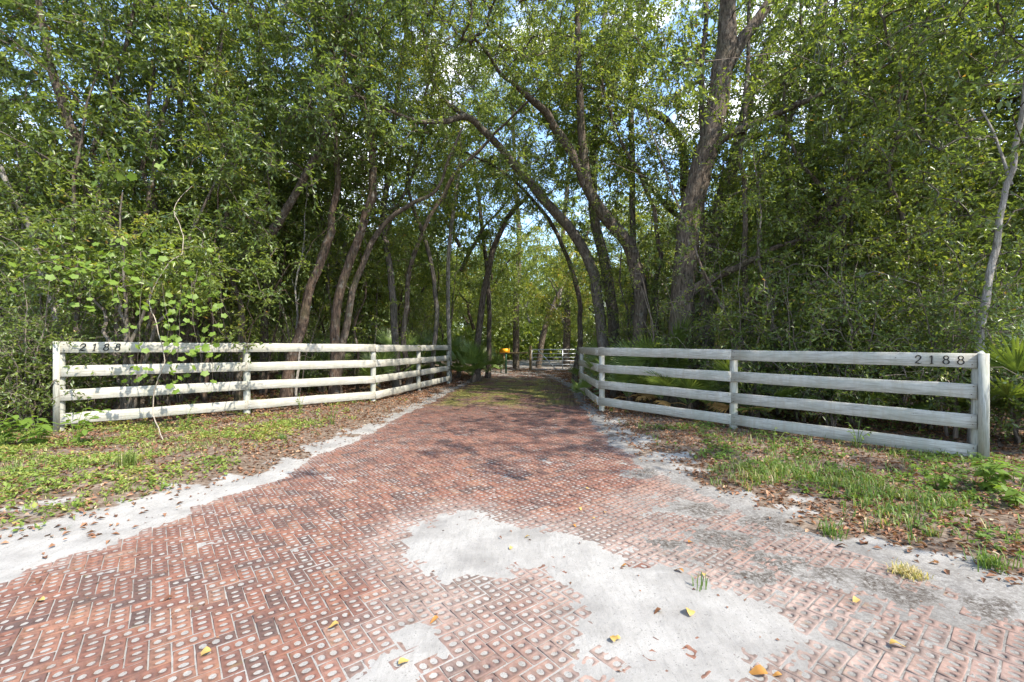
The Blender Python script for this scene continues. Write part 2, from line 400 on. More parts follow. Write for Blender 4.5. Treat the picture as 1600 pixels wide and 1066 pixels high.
def axis(segs):
    o = [segs[0][0]]
    for a, b, s in segs:
        n = max(1, int(round((b - a) / s))); o += list(np.linspace(a, b, n + 1)[1:])
    return np.array(o)
gx = axis([(-400, -80, 40), (-80, -20, 6), (-20, -9, .8), (-9, -4.2, .16), (-4.2, 4.4, .035), (4.4, 9, .16), (9, 20, .8), (20, 80, 6), (80, 400, 40)])
gy = axis([(-60, -4, 7), (-4, 1.2, .25), (1.2, 5.6, .035), (5.6, 9, .06), (9, 18, .14), (18, 34, .5), (34, 90, 4), (90, 600, 50)])
XX, YY = np.meshgrid(gx, gy)
H, D, SA, DI, MO, TG, DU, BL = terrain(XX, YY)
nx, ny = len(gx), len(gy)
i = np.arange(ny - 1)[:, None] * nx; j = np.arange(nx - 1)[None]
Q = np.stack([i + j, i + j + 1, i + nx + j + 1, i + nx + j], -1).reshape(-1, 4)
gm = make_mesh('ground', np.stack([XX.ravel(), YY.ravel(), H.ravel()], -1), Q, None,
               {'sand': SA.ravel(), 'dirt': DI.ravel(), 'moss': MO.ravel(), 'litter': 0 * SA.ravel()}, True, M['ground'])
tag(link('ground', gm), kind='structure', label='white sand and leaf littered soil of the verges and the wood floor')
def ground_z(x, y): return terrain(np.atleast_1d(np.asarray(x, float)), np.atleast_1d(np.asarray(y, float)))[0]

# ------------------------------------------------------------------ brick drive, herringbone
BW = .0955
AXA = math.atan2(-(800 - 272), 680)          # direction of one brick axis, from +y towards -x
ax_dir = np.array([math.sin(AXA), math.cos(AXA)]); ay_dir = np.array([-ax_dir[1], ax_dir[0]])
def brick_geo(simple=False):
    L, W, g, bv = BW * 2, BW, .0043, .003
    hx, hy = L / 2 - g, W / 2 - g
    V = []; Qs = []; Ts = []
    def av(*p): V.append(p); return len(V) - 1
    if simple:
        a = [av(sx * hx, sy * hy, 0) for sx, sy in ((-1, -1), (1, -1), (1, 1), (-1, 1))]
        b = [av(sx * hx, sy * hy, -.03) for sx, sy in ((-1, -1), (1, -1), (1, 1), (-1, 1))]
        Qs = [a] + [[a[k], b[k], b[(k + 1) % 4], a[(k + 1) % 4]] for k in range(4)]
        return np.array(V), np.array(Qs)
    ix, iy = hx - bv, hy - bv
    cells = np.linspace(-ix, ix, 4)
    rim = {}
    def pv(x, y):
        k = (round(x, 5), round(y, 5))
        if k not in rim: rim[k] = av(x, y, 0)
        return rim[k]
    for c in range(3):
        x0, x1 = cells[c], cells[c + 1]; cx = (x0 + x1) / 2
        R8 = [(x1, 0), (x1, iy), (cx, iy), (x0, iy), (x0, 0), (x0, -iy), (cx, -iy), (x1, -iy)]
        o = [pv(*p) for p in R8]
        hr = [av(cx + .0195 * math.cos(k * math.pi / 4), .0245 * math.sin(k * math.pi / 4), -.0004) for k in range(8)]
        hb = [av(cx + .0180 * math.cos(k * math.pi / 4), .023 * math.sin(k * math.pi / 4), -.024) for k in range(8)]
        for k in range(8):
            k2 = (k + 1) % 8
            Qs.append([o[k], o[k2], hr[k2], hr[k]]); Qs.append([hr[k], hr[k2], hb[k2], hb[k]])
    cor = [(-1, -1), (1, -1), (1, 1), (-1, 1)]
    tp = [pv(sx * ix, sy * iy) for sx, sy in cor]
    md = [av(sx * hx, sy * hy, -bv) for sx, sy in cor]; bt = [av(sx * hx, sy * hy, -.035) for sx, sy in cor]
    for k in range(4):
        k2 = (k + 1) % 4
        Qs.append([tp[k], md[k], md[k2], tp[k2]]); Qs.append([md[k], bt[k], bt[k2], md[k2]])
    return np.array(V), np.array(Qs)
BV, BQ = brick_geo(); SV, SQ = brick_geo(True)
# lattice: unit w. a brick along u at (k + m*... ) : classic herringbone, period (2,2)/( 1,-1)
cent = []
n = 190
for a in range(-n, n):
    for b in range(-n, n):
        # staircase: translation vectors t1=(1,1), t2=(2,-2) ; horizontal brick (0..2,0..1), vertical brick (0..1, 1..3)-> tile by 4 cells
        ux = a + 2 * b; uy = a - 2 * b
        cent.append((ux + 1, uy + .5, 0)); cent.append((ux + .5 , uy + 2, 1))
cent = np.array(cent, float)
wx = (cent[:, 0] * ay_dir[0] + cent[:, 1] * ax_dir[0]) * BW; wy = (cent[:, 0] * ay_dir[1] + cent[:, 1] * ax_dir[1]) * BW + 6
ok = (wy > -1.2) & (wy < 26) & (np.abs(wx) < 6.3)
wx, wy, wk = wx[ok], wy[ok], cent[ok, 2]
# slow drift of the rows like a hand-laid drive
wx = wx + .05 * np.sin(wy * .9); 
bh, bd_, bs_, bdi, bmo, btg, bdu, bbl = terrain(wx, wy)
keep = bd_ > -.28
wx, wy, wk, bd_, bmo, btg, bdu, bbl, bh, bdi = [a[keep] for a in (wx, wy, wk, bd_, bmo, btg, bdu, bbl, bh, bdi)]
yaw = np.where(wk == 0, math.atan2(ay_dir[1], ay_dir[0]), math.atan2(ax_dir[1], ax_dir[0])) + RNG.normal(0, .018, len(wx))
yaw = yaw - .05 * .9 * np.cos(wy * .9) * .5
bz = RNG.normal(0, .0016, len(wx)) + .002 * fbm(wx * 1.5, wy * 1.5, 4)
tl = RNG.normal(0, .010, (len(wx), 2))
near_t = sstep(.7, .0, np.abs(sdf_poly(wx, wy, TONGUE))) ; near_b = sstep(-.5, .1, sdf_poly(wx, wy, BLOB))
dustv = np.clip(.06 + .34 * bdu + .50 * near_t * (sdf_poly(wx, wy, TONGUE) < .1) + .35 * near_b + .35 * sstep(.35, 0, bd_) + .10 * fbm(wx * 1.3, wy * 1.3, 8), 0, 1)
dustv = np.clip(dustv - .05, 0, 1) * sstep(13, 6, wy)
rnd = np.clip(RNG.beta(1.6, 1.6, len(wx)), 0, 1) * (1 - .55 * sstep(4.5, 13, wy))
drive = tag(link('driveway', None), kind='structure', label='red cored brick herringbone driveway running to the gate')
px_ = wx / np.maximum(wy, .1) * FPX + 800; py_ = HOR + CAM_H * FPX / np.maximum(wy, .1)
vis = (wy > 1.9) & (px_ > 0) & (px_ < 1600) & (py_ < 1062) & (bh < .0045) & (bd_ > .1)
order = np.where(vis)[0]; order = order[np.argsort(wy[order])][:300]
single = np.zeros(len(wx), bool); single[order] = True
bm_ = make_mesh('brick', BV, BQ, mat=M['brick'])
for k in order:
    o = bpy.data.objects.new('brick', bm_); C.objects.link(o); o.parent = drive
    o.location = (wx[k], wy[k], bz[k]); o.rotation_euler = (tl[k, 0], tl[k, 1], yaw[k]); o.color = (dustv[k], max(bmo[k], 0), rnd[k], 1)
mb = MB(); dl = []; ml = []
def xf(V, k):
    c, s = math.cos(yaw[k]), math.sin(yaw[k])
    z = V[:, 2] + V[:, 0] * -tl[k, 1] + V[:, 1] * tl[k, 0]
    return np.stack([V[:, 0] * c - V[:, 1] * s + wx[k], V[:, 0] * s + V[:, 1] * c + wy[k], z + bz[k]], -1)
for k in range(len(wx)):
    if single[k]: continue
    if bh[k] > .012 and bd_[k] > .3 and wy[k] < 12: continue
    V_, Q_ = (BV, BQ) if wy[k] < 12 and wy[k] > 1 else (SV, SQ)
    mb.add(xf(V_, k), Q_, a=rnd[k]); dl.append(np.full(len(V_), dustv[k])); ml.append(np.full(len(V_), max(bmo[k], 0)))
me = make_mesh('bricks', np.vstack(mb.V), np.vstack(mb.Q), None, {'tint': np.concatenate(mb.A), 'dust': np.concatenate(dl), 'moss': np.concatenate(ml)}, False, M['brick'])
o = link('bricks', me, drive); o.color = (0, 0, 0, 1); tag(o, kind='stuff')

# ------------------------------------------------------------------ fences
def board_mesh(L, h, th=.028, seed=0):
    rs = np.random.default_rng(seed); n = 9; xs = np.linspace(0, L, n); V = []; bv = .004
    wob = rs.normal(0, .003, n); wy_ = rs.normal(0, .003, n)
    prof = [(0, bv), (bv, 0), (th - bv, 0), (th, bv), (th, h - bv), (th - bv, h), (bv, h), (0, h - bv)]
    for k, x in enumerate(xs):
        for (y, z) in prof: V.append((x, -y + wy_[k], -z + wob[k]))
    m = len(prof); Q = [[k * m + a, k * m + (a + 1) % m, (k + 1) * m + (a + 1) % m, (k + 1) * m + a] for k in range(n - 1) for a in range(m)]
    e = (n - 1) * m
    Q += [[0, 7, 6, 1], [1, 6, 5, 2], [2, 5, 4, 3]] + [[e + 0, e + 1, e + 6, e + 7], [e + 1, e + 2, e + 5, e + 6], [e + 2, e + 3, e + 4, e + 5]]
    return make_mesh('board', V, Q, mat=M['board'])

def stroke(mb, pts, wd, th=.012, close=False):
    p = np.array(pts, float); wd = np.broadcast_to(np.asarray(wd, float), (len(p),))
    t = np.gradient(p, axis=0)
    if close: t[0] = t[-1] = p[1] - p[-2]
    t /= np.linalg.norm(t, axis=1)[:, None] + 1e-9; nrm = np.stack([-t[:, 1], t[:, 0]], -1)
    a = p + nrm * wd[:, None] / 2; b = p - nrm * wd[:, None] / 2
    V = []
    for k in range(len(p)): V += [(a[k][0], -th, a[k][1]), (b[k][0], -th, b[k][1]), (b[k][0], 0, b[k][1]), (a[k][0], 0, a[k][1])]
    Q = []
    for k in range(len(p) - 1):
        for c in range(4): Q.append([k * 4 + c, k * 4 + (c + 1) % 4, k * 4 + 4 + (c + 1) % 4, k * 4 + 4 + c])
    Q += [[0, 3, 2, 1], [4 * len(p) - 4, 4 * len(p) - 3, 4 * len(p) - 2, 4 * len(p) - 1]]
    mb.add(V, Q)
def digit_mesh(ch, h, bold=1.0, slant=0.0):
    mb = MB()
    if ch == '2':
        p = smooth_path([(.08, .70), (.13, .90), (.32, 1.0), (.52, .88), (.52, .68), (.36, .42), (.16, .2), (.02, .04)], 4)
        stroke(mb, p, np.interp(np.linspace(0, 1, len(p)), [0, .12, .5, 1], [.12, .05, .13, .05]) * bold)
        p = smooth_path([(.02, .04), (.2, .08), (.42, .03), (.62, .10)], 4); stroke(mb, p + np.array([0, .0]), np.interp(np.linspace(0, 1, len(p)), [0, .5, 1], [.07, .13, .05]) * bold, .0115)
    elif ch == '1':
        p = smooth_path([(.10, .80), (.22, .88), (.32, 1.0)], 3); stroke(mb, p, .06 * bold, .0115)
        p = smooth_path([(.32, 1.0), (.31, .5), (.30, .0)], 4); stroke(mb, p, .12 * bold)
        p = np.array([(.14, .02), (.46, .02)]); stroke(mb, p, .05 * bold, .0110)
    else:
        for cx, cy, rx, ry, th in ((.32, .76, .20, .22, .012), (.32, .27, .25, .26, .0115)):
            an = np.linspace(0, 2 * math.pi, 25); p = np.stack([cx + rx * np.cos(an), cy + ry * np.sin(an)], -1)
            stroke(mb, p, (.07 + .05 * np.abs(np.cos(an))) * bold, th, True)
    V = np.vstack(mb.V) * np.array([h, 1, h]); V[:, 0] += V[:, 2] * slant
    return make_mesh('digit', V, np.vstack(mb.Q), mat=M['black'])

def post_mesh(h, r=.075, seed=0, sides=12):
    rs = np.random.default_rng(seed); zs = np.array([-.3, 0, h * .3, h * .6, h - .012, h]); rr = np.array([1.03, 1, 1, .99, .98, .9]) * r
    pts = np.stack([rs.normal(0, .003, 6), rs.normal(0, .003, 6), zs], -1)
    mb = MB().tube(pts, rr, sides, True); return mb.mesh('post', M['post'], False)

def build_fence(posts, tops, pitch, bh_, label, digit_at, boards_front, endcap, bold, slant, dh, dgap, seed):
    """posts: list of (x,y); the boards are nailed to the side of the posts that faces the drive mouth"""
    base = np.array([posts[0][0], posts[0][1], 0.0])
    root = tag(link('board_fence', None, loc=tuple(base)), label, 'fence')
    nb = len(posts) - 1
    for k, (x, y) in enumerate(posts):
        gz = float(ground_z(x, y)[0]); nxt = posts[min(k + 1, nb)]; prv = posts[max(k - 1, 0)]
        dx, dy = nxt[0] - prv[0], nxt[1] - prv[1]; l = math.hypot(dx, dy); nx_, ny_ = boards_front * -dy / l, boards_front * dx / l
        r = .072
        p = link('post', post_mesh(tops[k] - gz - .008, r, seed + k), root)
        p.location = (x - base[0] - nx_ * (r + .004), y - base[1] - ny_ * (r + .004), gz); p['label'] = 'round weathered fence post' if k == 0 else 'round weathered fence post behind the boards'
    for b in range(nb):
        (x0, y0), (x1, y1) = posts[b], posts[b + 1]
        L = math.hypot(x1 - x0, y1 - y0); ang = math.atan2(y1 - y0, x1 - x0)
        for r_ in range(4):
            a = random.uniform(-.006, .006); z0 = tops[b] - pitch * r_ + a; z1 = tops[b + 1] - pitch * r_ + random.uniform(-.006, .006)
            tilt = math.atan2(z1 - z0, L); bL = math.hypot(L, z1 - z0) - .004
            me = board_mesh(bL, bh_, seed=seed * 31 + b * 7 + r_)
            o = link('board', me, root)
            if boards_front > 0: o.location = (x1 - base[0], y1 - base[1], z1); o.rotation_euler = (random.uniform(-.015, .015), tilt, ang + math.pi)
            else: o.location = (x0 - base[0], y0 - base[1], z0); o.rotation_euler = (random.uniform(-.015, .015), -tilt, ang)
    nm = MB()
    for b in range(nb):
        (x0, y0), (x1, y1) = posts[b], posts[b + 1]; L = math.hypot(x1 - x0, y1 - y0); dx, dy = (x1 - x0) / L, (y1 - y0) / L; nx_, ny_ = boards_front * -dy, boards_front * dx
        for r_ in range(4):
            for f in (.045, L - .045):
                for dz in (.045, .15):
                    f2 = f + random.uniform(-.012, .012); z = tops[b] + (tops[b + 1] - tops[b]) * f / L - pitch * r_ - dz + random.uniform(-.008, .008)
                    c_ = np.array([x0 + dx * f2 + nx_ * .030, y0 + dy * f2 + ny_ * .030, z]) - base
                    nm.box(c_, (.009, .009, .009))
    o = link('nails', nm.mesh('nails', M['rust']), root); tag(o, kind='stuff')
    return root, base
LP = [(-7.92, 7.62), (-5.85, 9.63), (-3.69, 11.74), (-3.13, 14.9), (-2.55, 17.9)]
LT = [1.680, 1.668, 1.643, 1.633, 1.640]
RP = [(6.23, 5.82), (4.17, 8.25), (2.14, 10.7), (2.27, 14.7)]
RT = [1.506, 1.53, 1.565, 1.56]
lf, lb = build_fence(LP, LT, .42, .195, 'long white four-board fence left of the driveway with dappled sun and a vine over it', None, -1, True, .8, .1, .1, .1, 3)
rf, rb = build_fence(RP, RT, .408, .193, 'white four-board fence right of the driveway, in shade with palmettos behind', None, 1, True, 1, 0, .1, .1, 9)
def frame_of(posts):
    (x0, y0), (x1, y1) = posts[0], posts[1]; L = math.hypot(x1 - x0, y1 - y0); return np.array([(x1 - x0) / L, (y1 - y0) / L]), math.atan2(y1 - y0, x1 - x0)
# battens closing the outer ends
ld, la = frame_of(LP); rd, ra = frame_of(RP)
gz = float(ground_z(*LP[0])[0])
bt = MB().box((0, 0, (1.685 - gz) / 2), (.085, .095, 1.685 - gz)).mesh('end_batten', M['post'])
o = link('end_batten', bt, lf, (-.047 * ld[0] - .0 , -.047 * ld[1] + .012, gz), (0, 0, la)); o['label'] = 'square end post at the outer end'
gz = float(ground_z(*RP[0])[0])
bt = MB().box((0, 0, (1.503 - gz) / 2), (.10, .12, 1.503 - gz)).mesh('end_batten', M['post'])
o = link('end_batten', bt, rf, (-.055 * rd[0], -.055 * rd[1] + .0, gz), (0, 0, ra)); o['label'] = 'square end post at the outer end'
# 2188 on both top boards
th_ = 0.030
nL = np.array([ld[1], -ld[0]])                     # towards the drive mouth
for k, ch in enumerate('2188'):
    s = .235 + k * .155
    p = ld * s + nL * th_
    link('digit', digit_mesh(ch, .132, 1.05, .18), lf, (p[0], p[1], LT[0] - .163), (0, 0, la))
nR = np.array([-rd[1], rd[0]])
for k, ch in enumerate('2188'):
    s = .62 - k * .142
    p = rd * s + nR * th_
    link('digit', digit_mesh(ch, .118, .95, .0), rf, (p[0], p[1], RT[0] - .155), (0, 0, ra + math.pi))

# ------------------------------------------------------------------ gate, rail, newspaper box
gt = tag(link('farm_gate', None, loc=(1.25, YGATE, 0)), 'tubular steel farm gate closed across the far end of the driveway', 'gate')
gl = P(831, 0, YGATE)[0] - 1.25; gr = P(927, 0, YGATE)[0] - 1.25; gz0 = .12
gz1 = 1.38
for name, x in (('stile', gl), ('stile', (gl + gr) / 2), ('stile', gr)):
    link(name, MB().tube([(x, 0, gz0), (x, 0, gz1)], .03, 8, True).mesh(name, M['steel'], True), gt)
for k in range(6):
    z = [gz1, 1.12, .88, .66, .42, gz0][k]
    link('rail', MB().tube([(gl, -.002 * k, z), (gr, -.002 * k, z)], .03 if k in (0, 5) else .023, 8, True).mesh('rail', M['steel'], True), gt)
mid = (gl + gr) / 2
for s in (-1, 1):
    link('brace', MB().tube([(mid + s * 1.60, -.05, gz1), (mid + s * .45, -.05, gz0)], .032, 8, True).mesh('brace', M['steel'], True), gt)
for px, lab in ((829, 'rough brown wooden gate post left of the steel gate'), (931, 'rough wooden gate post right of the steel gate behind the fence')):
    x = P(px, 0, YGATE)[0]
    o = link('gate_post', MB().tube([(0, 0, -.2), (.01, 0, .8), (0, 0, 1.62)], [.10, .095, .09], 10, True).mesh('gate_post', M['wood'], True), loc=(x, YGATE + .05, 0)); tag(o, lab, 'post')
x0, x1 = P(800, 0, 27.5)[0], P(828, 0, 27.5)[0]
rl = tag(link('rail_fence', None, loc=(x0, 27.5, 0)), 'single dark rail between the yellow box and the gate post', 'fence')
link('rail', MB().tube([(-.8, 0, 1.16), (x1 - x0 - .12, .1, 1.18)], .05, 8, True).mesh('rail', M['wood'], True), rl)
link('post', MB().tube([(-.5, .12, -.2), (-.5, .12, 1.25)], .07, 8, True).mesh('post', M['wood'], True), rl)
nb_ = tag(link('newspaper_box', None, loc=(P(788, 0, 25.5)[0], 25.5, 0)), 'yellow newspaper box on a dark green post left of the gate', 'newspaper box')
an = np.linspace(0, 2 * math.pi, 17)[:-1]
pr = [(.13 * math.cos(a) * (1 if math.sin(a) > 0 else 1.0), .13 * math.sin(a) if math.sin(a) > 0 else max(-.13, .16 * math.sin(a))) for a in an]
V = [(x, y, z) for x in (-.29, .29) for (y, z) in pr] + [(-.25, y * .9, z * .9) for (y, z) in pr]
n = 16; Q = [[i, (i + 1) % n, n + (i + 1) % n, n + i] for i in range(n)] + [[i, 2 * n + i, 2 * n + (i + 1) % n, (i + 1) % n] for i in range(n)]
V += [(.29, 0, 0), (-.25, 0, 0)]; T = [[3 * n, n + i, n + (i + 1) % n] for i in range(n)] + [[3 * n + 1, 2 * n + (i + 1) % n, 2 * n + i] for i in range(n)]
link('box', make_mesh('box', V, Q, T, mat=M['yellow']), nb_, (.02, 0, 1.33))
link('post', MB().box((0, 0, .49), (.10, .10, 1.40)).mesh('post', M['green']), nb_, (.1, 0, 0))
link('bracket', MB().box((0, 0, 0), (.30, .14, .02)).mesh('bracket', M['green']), nb_, (.06, 0, 1.200))
link('post', MB().box((0, 0, .44), (.07, .07, 1.30)).mesh('post', M['green']), nb_, (-.2, .18, 0))

# ------------------------------------------------------------------ leaves and trees
def leaf_arrays(c, d, nrm, L, W, fold=.12):
    """diamond leaves of two triangles; c base points, d unit direction, nrm rough normal"""
    s = np.cross(d, nrm); s /= np.linalg.norm(s, axis=1)[:, None] + 1e-9
    n2 = np.cross(s, d)
    L = np.broadcast_to(L, (len(c),))[:, None]; W = np.broadcast_to(W, (len(c),))[:, None]
    a = c; tip = c + d * L - n2 * L * .10
    l = c + d * L * .48 + s * W / 2 + n2 * L * fold; r = c + d * L * .48 - s * W / 2 + n2 * L * fold
    V = np.stack([a, r, tip, l], 1).reshape(-1, 3)
    k = np.arange(len(c))[:, None] * 4
    T = np.concatenate([k + [0, 1, 2], k + [0, 2, 3]], 0)
    return V, T
def unit(v): return v / (np.linalg.norm(v, axis=-1, keepdims=True) + 1e-9)

def sprays(cent, rng, L=.085, W=.036, ntw=6, nlf=9, tl=(.28, .55), tint=None, droop=.15, flat=.75):
    """leafy sprays round clump centres -> leaf V,T,tint and twiglet V,T"""
    N = len(cent)
    dirs = rng.normal(0, 1, (N, ntw, 3)); dirs[..., 2] *= flat; dirs = unit(dirs); dirs[..., 2] -= droop; dirs = unit(dirs)
    ln = rng.uniform(tl[0], tl[1], (N, ntw, 1))
    tt = (np.arange(nlf) + .6) / nlf
    pos = cent[:, None, None] + dirs[:, :, None] * (ln[:, :, None] * tt[None, None, :, None]) 
    pos[..., 2] -= (tt ** 2)[None, None] * .06
    pos = pos + rng.normal(0, .012, pos.shape)
    side = rng.normal(0, 1, pos.shape)
    ld_ = unit(dirs[:, :, None] * .8 + side * .75 + np.array([0, 0, -.15]))
    nr = unit(rng.normal(0, .55, pos.shape) + np.array([0, 0, .9]))
    sz = rng.uniform(.7, 1.25, pos.shape[:3]).ravel()
    V, T = leaf_arrays(pos.reshape(-1, 3), ld_.reshape(-1, 3), nr.reshape(-1, 3), L * sz, W * sz)
    if tint is None: tint = np.full(N, .4)
    ti = np.repeat(tint, ntw * nlf) + rng.normal(0, .12, N * ntw * nlf)
    ti = np.clip(ti, 0, .93); red = rng.random(len(ti)) < .006; ti[red] = 1.0
    # twiglets: thin three-sided spikes
    b = np.repeat(cent[:, None], ntw, 1).reshape(-1, 3); e = (cent[:, None] + dirs * ln).reshape(-1, 3); e[:, 2] -= .06
    s = unit(np.cross(e - b, rng.normal(0, 1, e.shape))) * .005; s2 = unit(np.cross(e - b, s)) * .005
    TV = np.stack([b + s, b - s * .5 + s2, b - s * .5 - s2, e], 1).reshape(-1, 3); k = np.arange(len(b))[:, None] * 4
    TT = np.concatenate([k + [0, 1, 3], k + [1, 2, 3], k + [2, 0, 3]], 0)
    return V, T, np.repeat(ti, 4), TV, TT

def grow(limbs, clumps, rng, tip=.0075):
    """attach every clump centre to the nearest branch; returns list of (pts, radii)"""
    nodes = []; par = []; rad0 = []
    for (p, r) in limbs:
        for k in range(len(p)):
            if p[k][2] > 1.3 or k > len(p) * .4: nodes.append(p[k]); par.append(-1); rad0.append(r[k])
    nl = len(nodes)
    cap = nl + len(clumps) * 4; X = np.zeros((cap, 3)); X[:nl] = nodes
    cnt = nl; cntr = np.zeros(cap); parent = np.full(cap, -1); chains = []
    if len(clumps) == 0: return []
    dist = np.array([np.min(np.linalg.norm(X[:nl] - c, axis=1)) for c in clumps])
    for ci in np.argsort(dist):
        c = clumps[ci]; dv = X[:cnt] - c
        dd = np.linalg.norm(dv, axis=1) + np.where(dv[:, 2] > 0, dv[:, 2] * .5, 0)
        k = int(np.argmin(dd)); a = X[k]; ln = np.linalg.norm(c - a)
        ids = [k]
        for f in (.33, .66, 1.0):
            q = a + (c - a) * f + (rng.normal(0, .07 * ln, 3) + np.array([0, 0, .10 * ln * math.sin(f * math.pi)]) if f < 1 else 0)
            X[cnt] = q; parent[cnt] = ids[-1]; ids.append(cnt); cnt += 1
        chains.append(ids)
    for ids in chains[::-1]:
        for q in ids[::-1]: pass
    load = np.zeros(cap)
    for q in range(cnt - 1, nl - 1, -1):
        load[q] = max(load[q], 0) + (1 if load[q] == 0 else 0)
        load[parent[q]] += load[q]
    out = []
    for ids in chains:
        r = [tip * math.sqrt(max(load[q], 1)) for q in ids]; r[0] = r[1] * 1.05
        out.append((X[ids].copy(), np.minimum(r, .09)))
    return out

TREES = []   # dict(limbs, base, name, label, cat, group, bark, leafL, tint, moss)
def jitter_path(p, r, rng, amp=.03):
    q = smooth_path(p, 5); rr = np.interp(np.linspace(0, 1, len(q)), np.linspace(0, 1, len(r)), r)
    q = q + np.stack([fbm(np.arange(len(q)) * .45 + k * 9.1 + rng.random() * 50, np.zeros(len(q)) + k, 3, 2) for k in range(3)], -1) * amp * np.array([1, 1, .3])
    return q, rr
def limb(spec):
    """spec: list of (px,py,Z,rpx)"""
    pts = [P(a, b, z) for a, b, z, r in spec]; rad = [r * (.90 if r > 15.5 else .76) / FPX * z for a, b, z, r in spec]
    return pts, rad
def tree(name, label, limbs, barkm='bark', L=.105, tint=.4, group=None, cat='tree', amp=.06):
    rng = np.random.default_rng(len(TREES) + 100); out = []
    for s in limbs:
        p, r = limb(s); out.append(jitter_path(p, r, rng, amp))
    b = out[0][0][0].copy(); gz = float(ground_z(b[0], b[1])[0])
    # carry the first limb down to the ground
    top = out[0][0][0]; foot = np.array([top[0] + rng.normal(0, .05), top[1], gz - .1])
    if top[2] > gz + .05:
        out[0] = (np.vstack([foot, out[0][0]]), np.concatenate([[out[0][1][0] * 1.35], out[0][1]]))
    TREES.append(dict(limbs=out, base=np.array([foot[0], foot[1], gz]), name=name, label=label, bark=barkm, L=L, tint=tint, group=group, cat=cat, cl=[]))

W_ = 'woods'
tree('oak_tree', 'thickest reddish-brown trunk right of the driveway, leaning right and forking near the top',
     [[(1060, 600, 11.5, 25), (1062, 545, 11.5, 21), (1070, 450, 11.5, 19.5), (1082, 330, 11.4, 18.5), (1107, 225, 11.2, 18), (1131, 105, 11, 17.5), (1137, 0, 10.8, 15), (1146, -140, 10.5, 11), (1150, -300, 10, 5)],
      [(1131, 110, 11, 13), (1163, 58, 11, 12), (1200, 10, 11, 10.5), (1255, -70, 11, 8), (1330, -200, 11, 4)],
      [(1105, 232, 11.2, 9), (1150, 205, 10.9, 8), (1210, 180, 10.6, 6.5), (1290, 145, 10.2, 5), (1350, 115, 10, 3)],
      [(1070, 462, 11.5, 10), (1105, 440, 11.1, 8.5), (1148, 418, 10.7, 6.5), (1220, 385, 10.3, 4.5), (1290, 370, 10, 3)]], 'bark', tint=.42)
tree('oak_tree', 'grey-brown oak wound round by vine stems, its top leaning left over the driveway',
     [[(985, 580, 14, 15), (1000, 520, 14, 14), (1000, 450, 14, 13.5), (985, 390, 14, 13.5), (945, 335, 13.8, 12.5), (918, 290, 13.6, 12), (907, 200, 13.3, 8), (903, 90, 13, 6.5), (900, -60, 12.6, 5), (895, -200, 12, 3)],
      [(918, 295, 13.6, 10), (885, 225, 13.4, 9), (850, 175, 13, 8), (825, 150, 12.5, 6), (790, 120, 12, 4), (740, 60, 11, 3)]], 'bark', tint=.55)
tree('oak_tree', 'slanting grey oak whose long bare limb arches left high over the driveway',
     [[(948, 580, 16, 12), (935, 470, 16, 11), (925, 420, 16, 10.5), (893, 362, 15.8, 10.5), (850, 312, 15.2, 9.5), (800, 252, 14.4, 8), (755, 202, 13.7, 7), (727, 182, 13.2, 6.5), (690, 190, 12.7, 5.5), (640, 186, 12, 4), (560, 150, 11, 3)],
      [(727, 182, 13.2, 5), (690, 150, 12.8, 4), (670, 110, 12.4, 3), (660, 20, 12, 2)]], 'grey_bark', tint=.6)
tree('oak_tree', 'straight pale-grey trunk standing between the slanting oaks right of the driveway',
     [[(965, 580, 17, 13), (958, 500, 17, 12), (945, 410, 17, 11), (930, 340, 17, 10), (925, 250, 17, 8), (940, 100, 17, 6), (950, -60, 17, 3)]], 'grey_bark', tint=.6)
tree('oak_tree', 'grey oak behind the thick trunk with a pale limb curving up to the left',
     [[(1090, 580, 17, 10), (1085, 400, 17, 9), (1078, 345, 17, 9), (1070, 290, 16.8, 8.5), (1068, 235, 16.6, 8.5), (1045, 192, 16.4, 8), (1012, 172, 16, 6), (960, 150, 15.5, 4), (900, 130, 15, 3)],
      [(1078, 345, 17, 6), (1050, 330, 16.8, 5), (1000, 270, 16.4, 4.5), (960, 230, 16, 4), (915, 180, 15.6, 3)]], 'grey_bark', tint=.6)
tree('oak_tree', 'dark oak close behind the thickest trunk, leaning right into the blue sky gap',
     [[(1105, 590, 14.5, 14), (1110, 450, 14.5, 12), (1122, 330, 14.5, 12), (1150, 240, 14.5, 11.5), (1170, 150, 14.5, 11), (1205, 60, 14.5, 9), (1265, -40, 14.5, 7), (1320, -150, 14.5, 4)],
      [(1160, 190, 14.5, 6), (1200, 180, 14.2, 5), (1245, 90, 14, 6), (1290, 0, 14, 5)]], 'grey_bark', tint=.6)
tree('oak_tree', 'long oak leaning far to the upper right behind the right fence',
     [[(1150, 600, 12.5, 15), (1160, 540, 12.5, 13), (1185, 460, 12.4, 11), (1240, 385, 12.2, 10), (1325, 290, 11.9, 9), (1400, 222, 11.5, 8), (1500, 155, 11, 6.5), (1600, 70, 10.4, 4)],
      [(1325, 290, 11.9, 6), (1318, 220, 11.9, 5), (1300, 100, 11.9, 4), (1310, -50, 11.9, 3)]], 'bark', tint=.35)
tree('oak_tree', 'thin dark upright trunk hung with vines just right of the thickest trunk',
     [[(1168, 590, 11, 6), (1165, 450, 11, 5), (1165, 330, 11, 5), (1158, 240, 11, 4.5), (1165, 120, 11, 4), (1170, -50, 11, 3)]], 'bark', tint=.5)
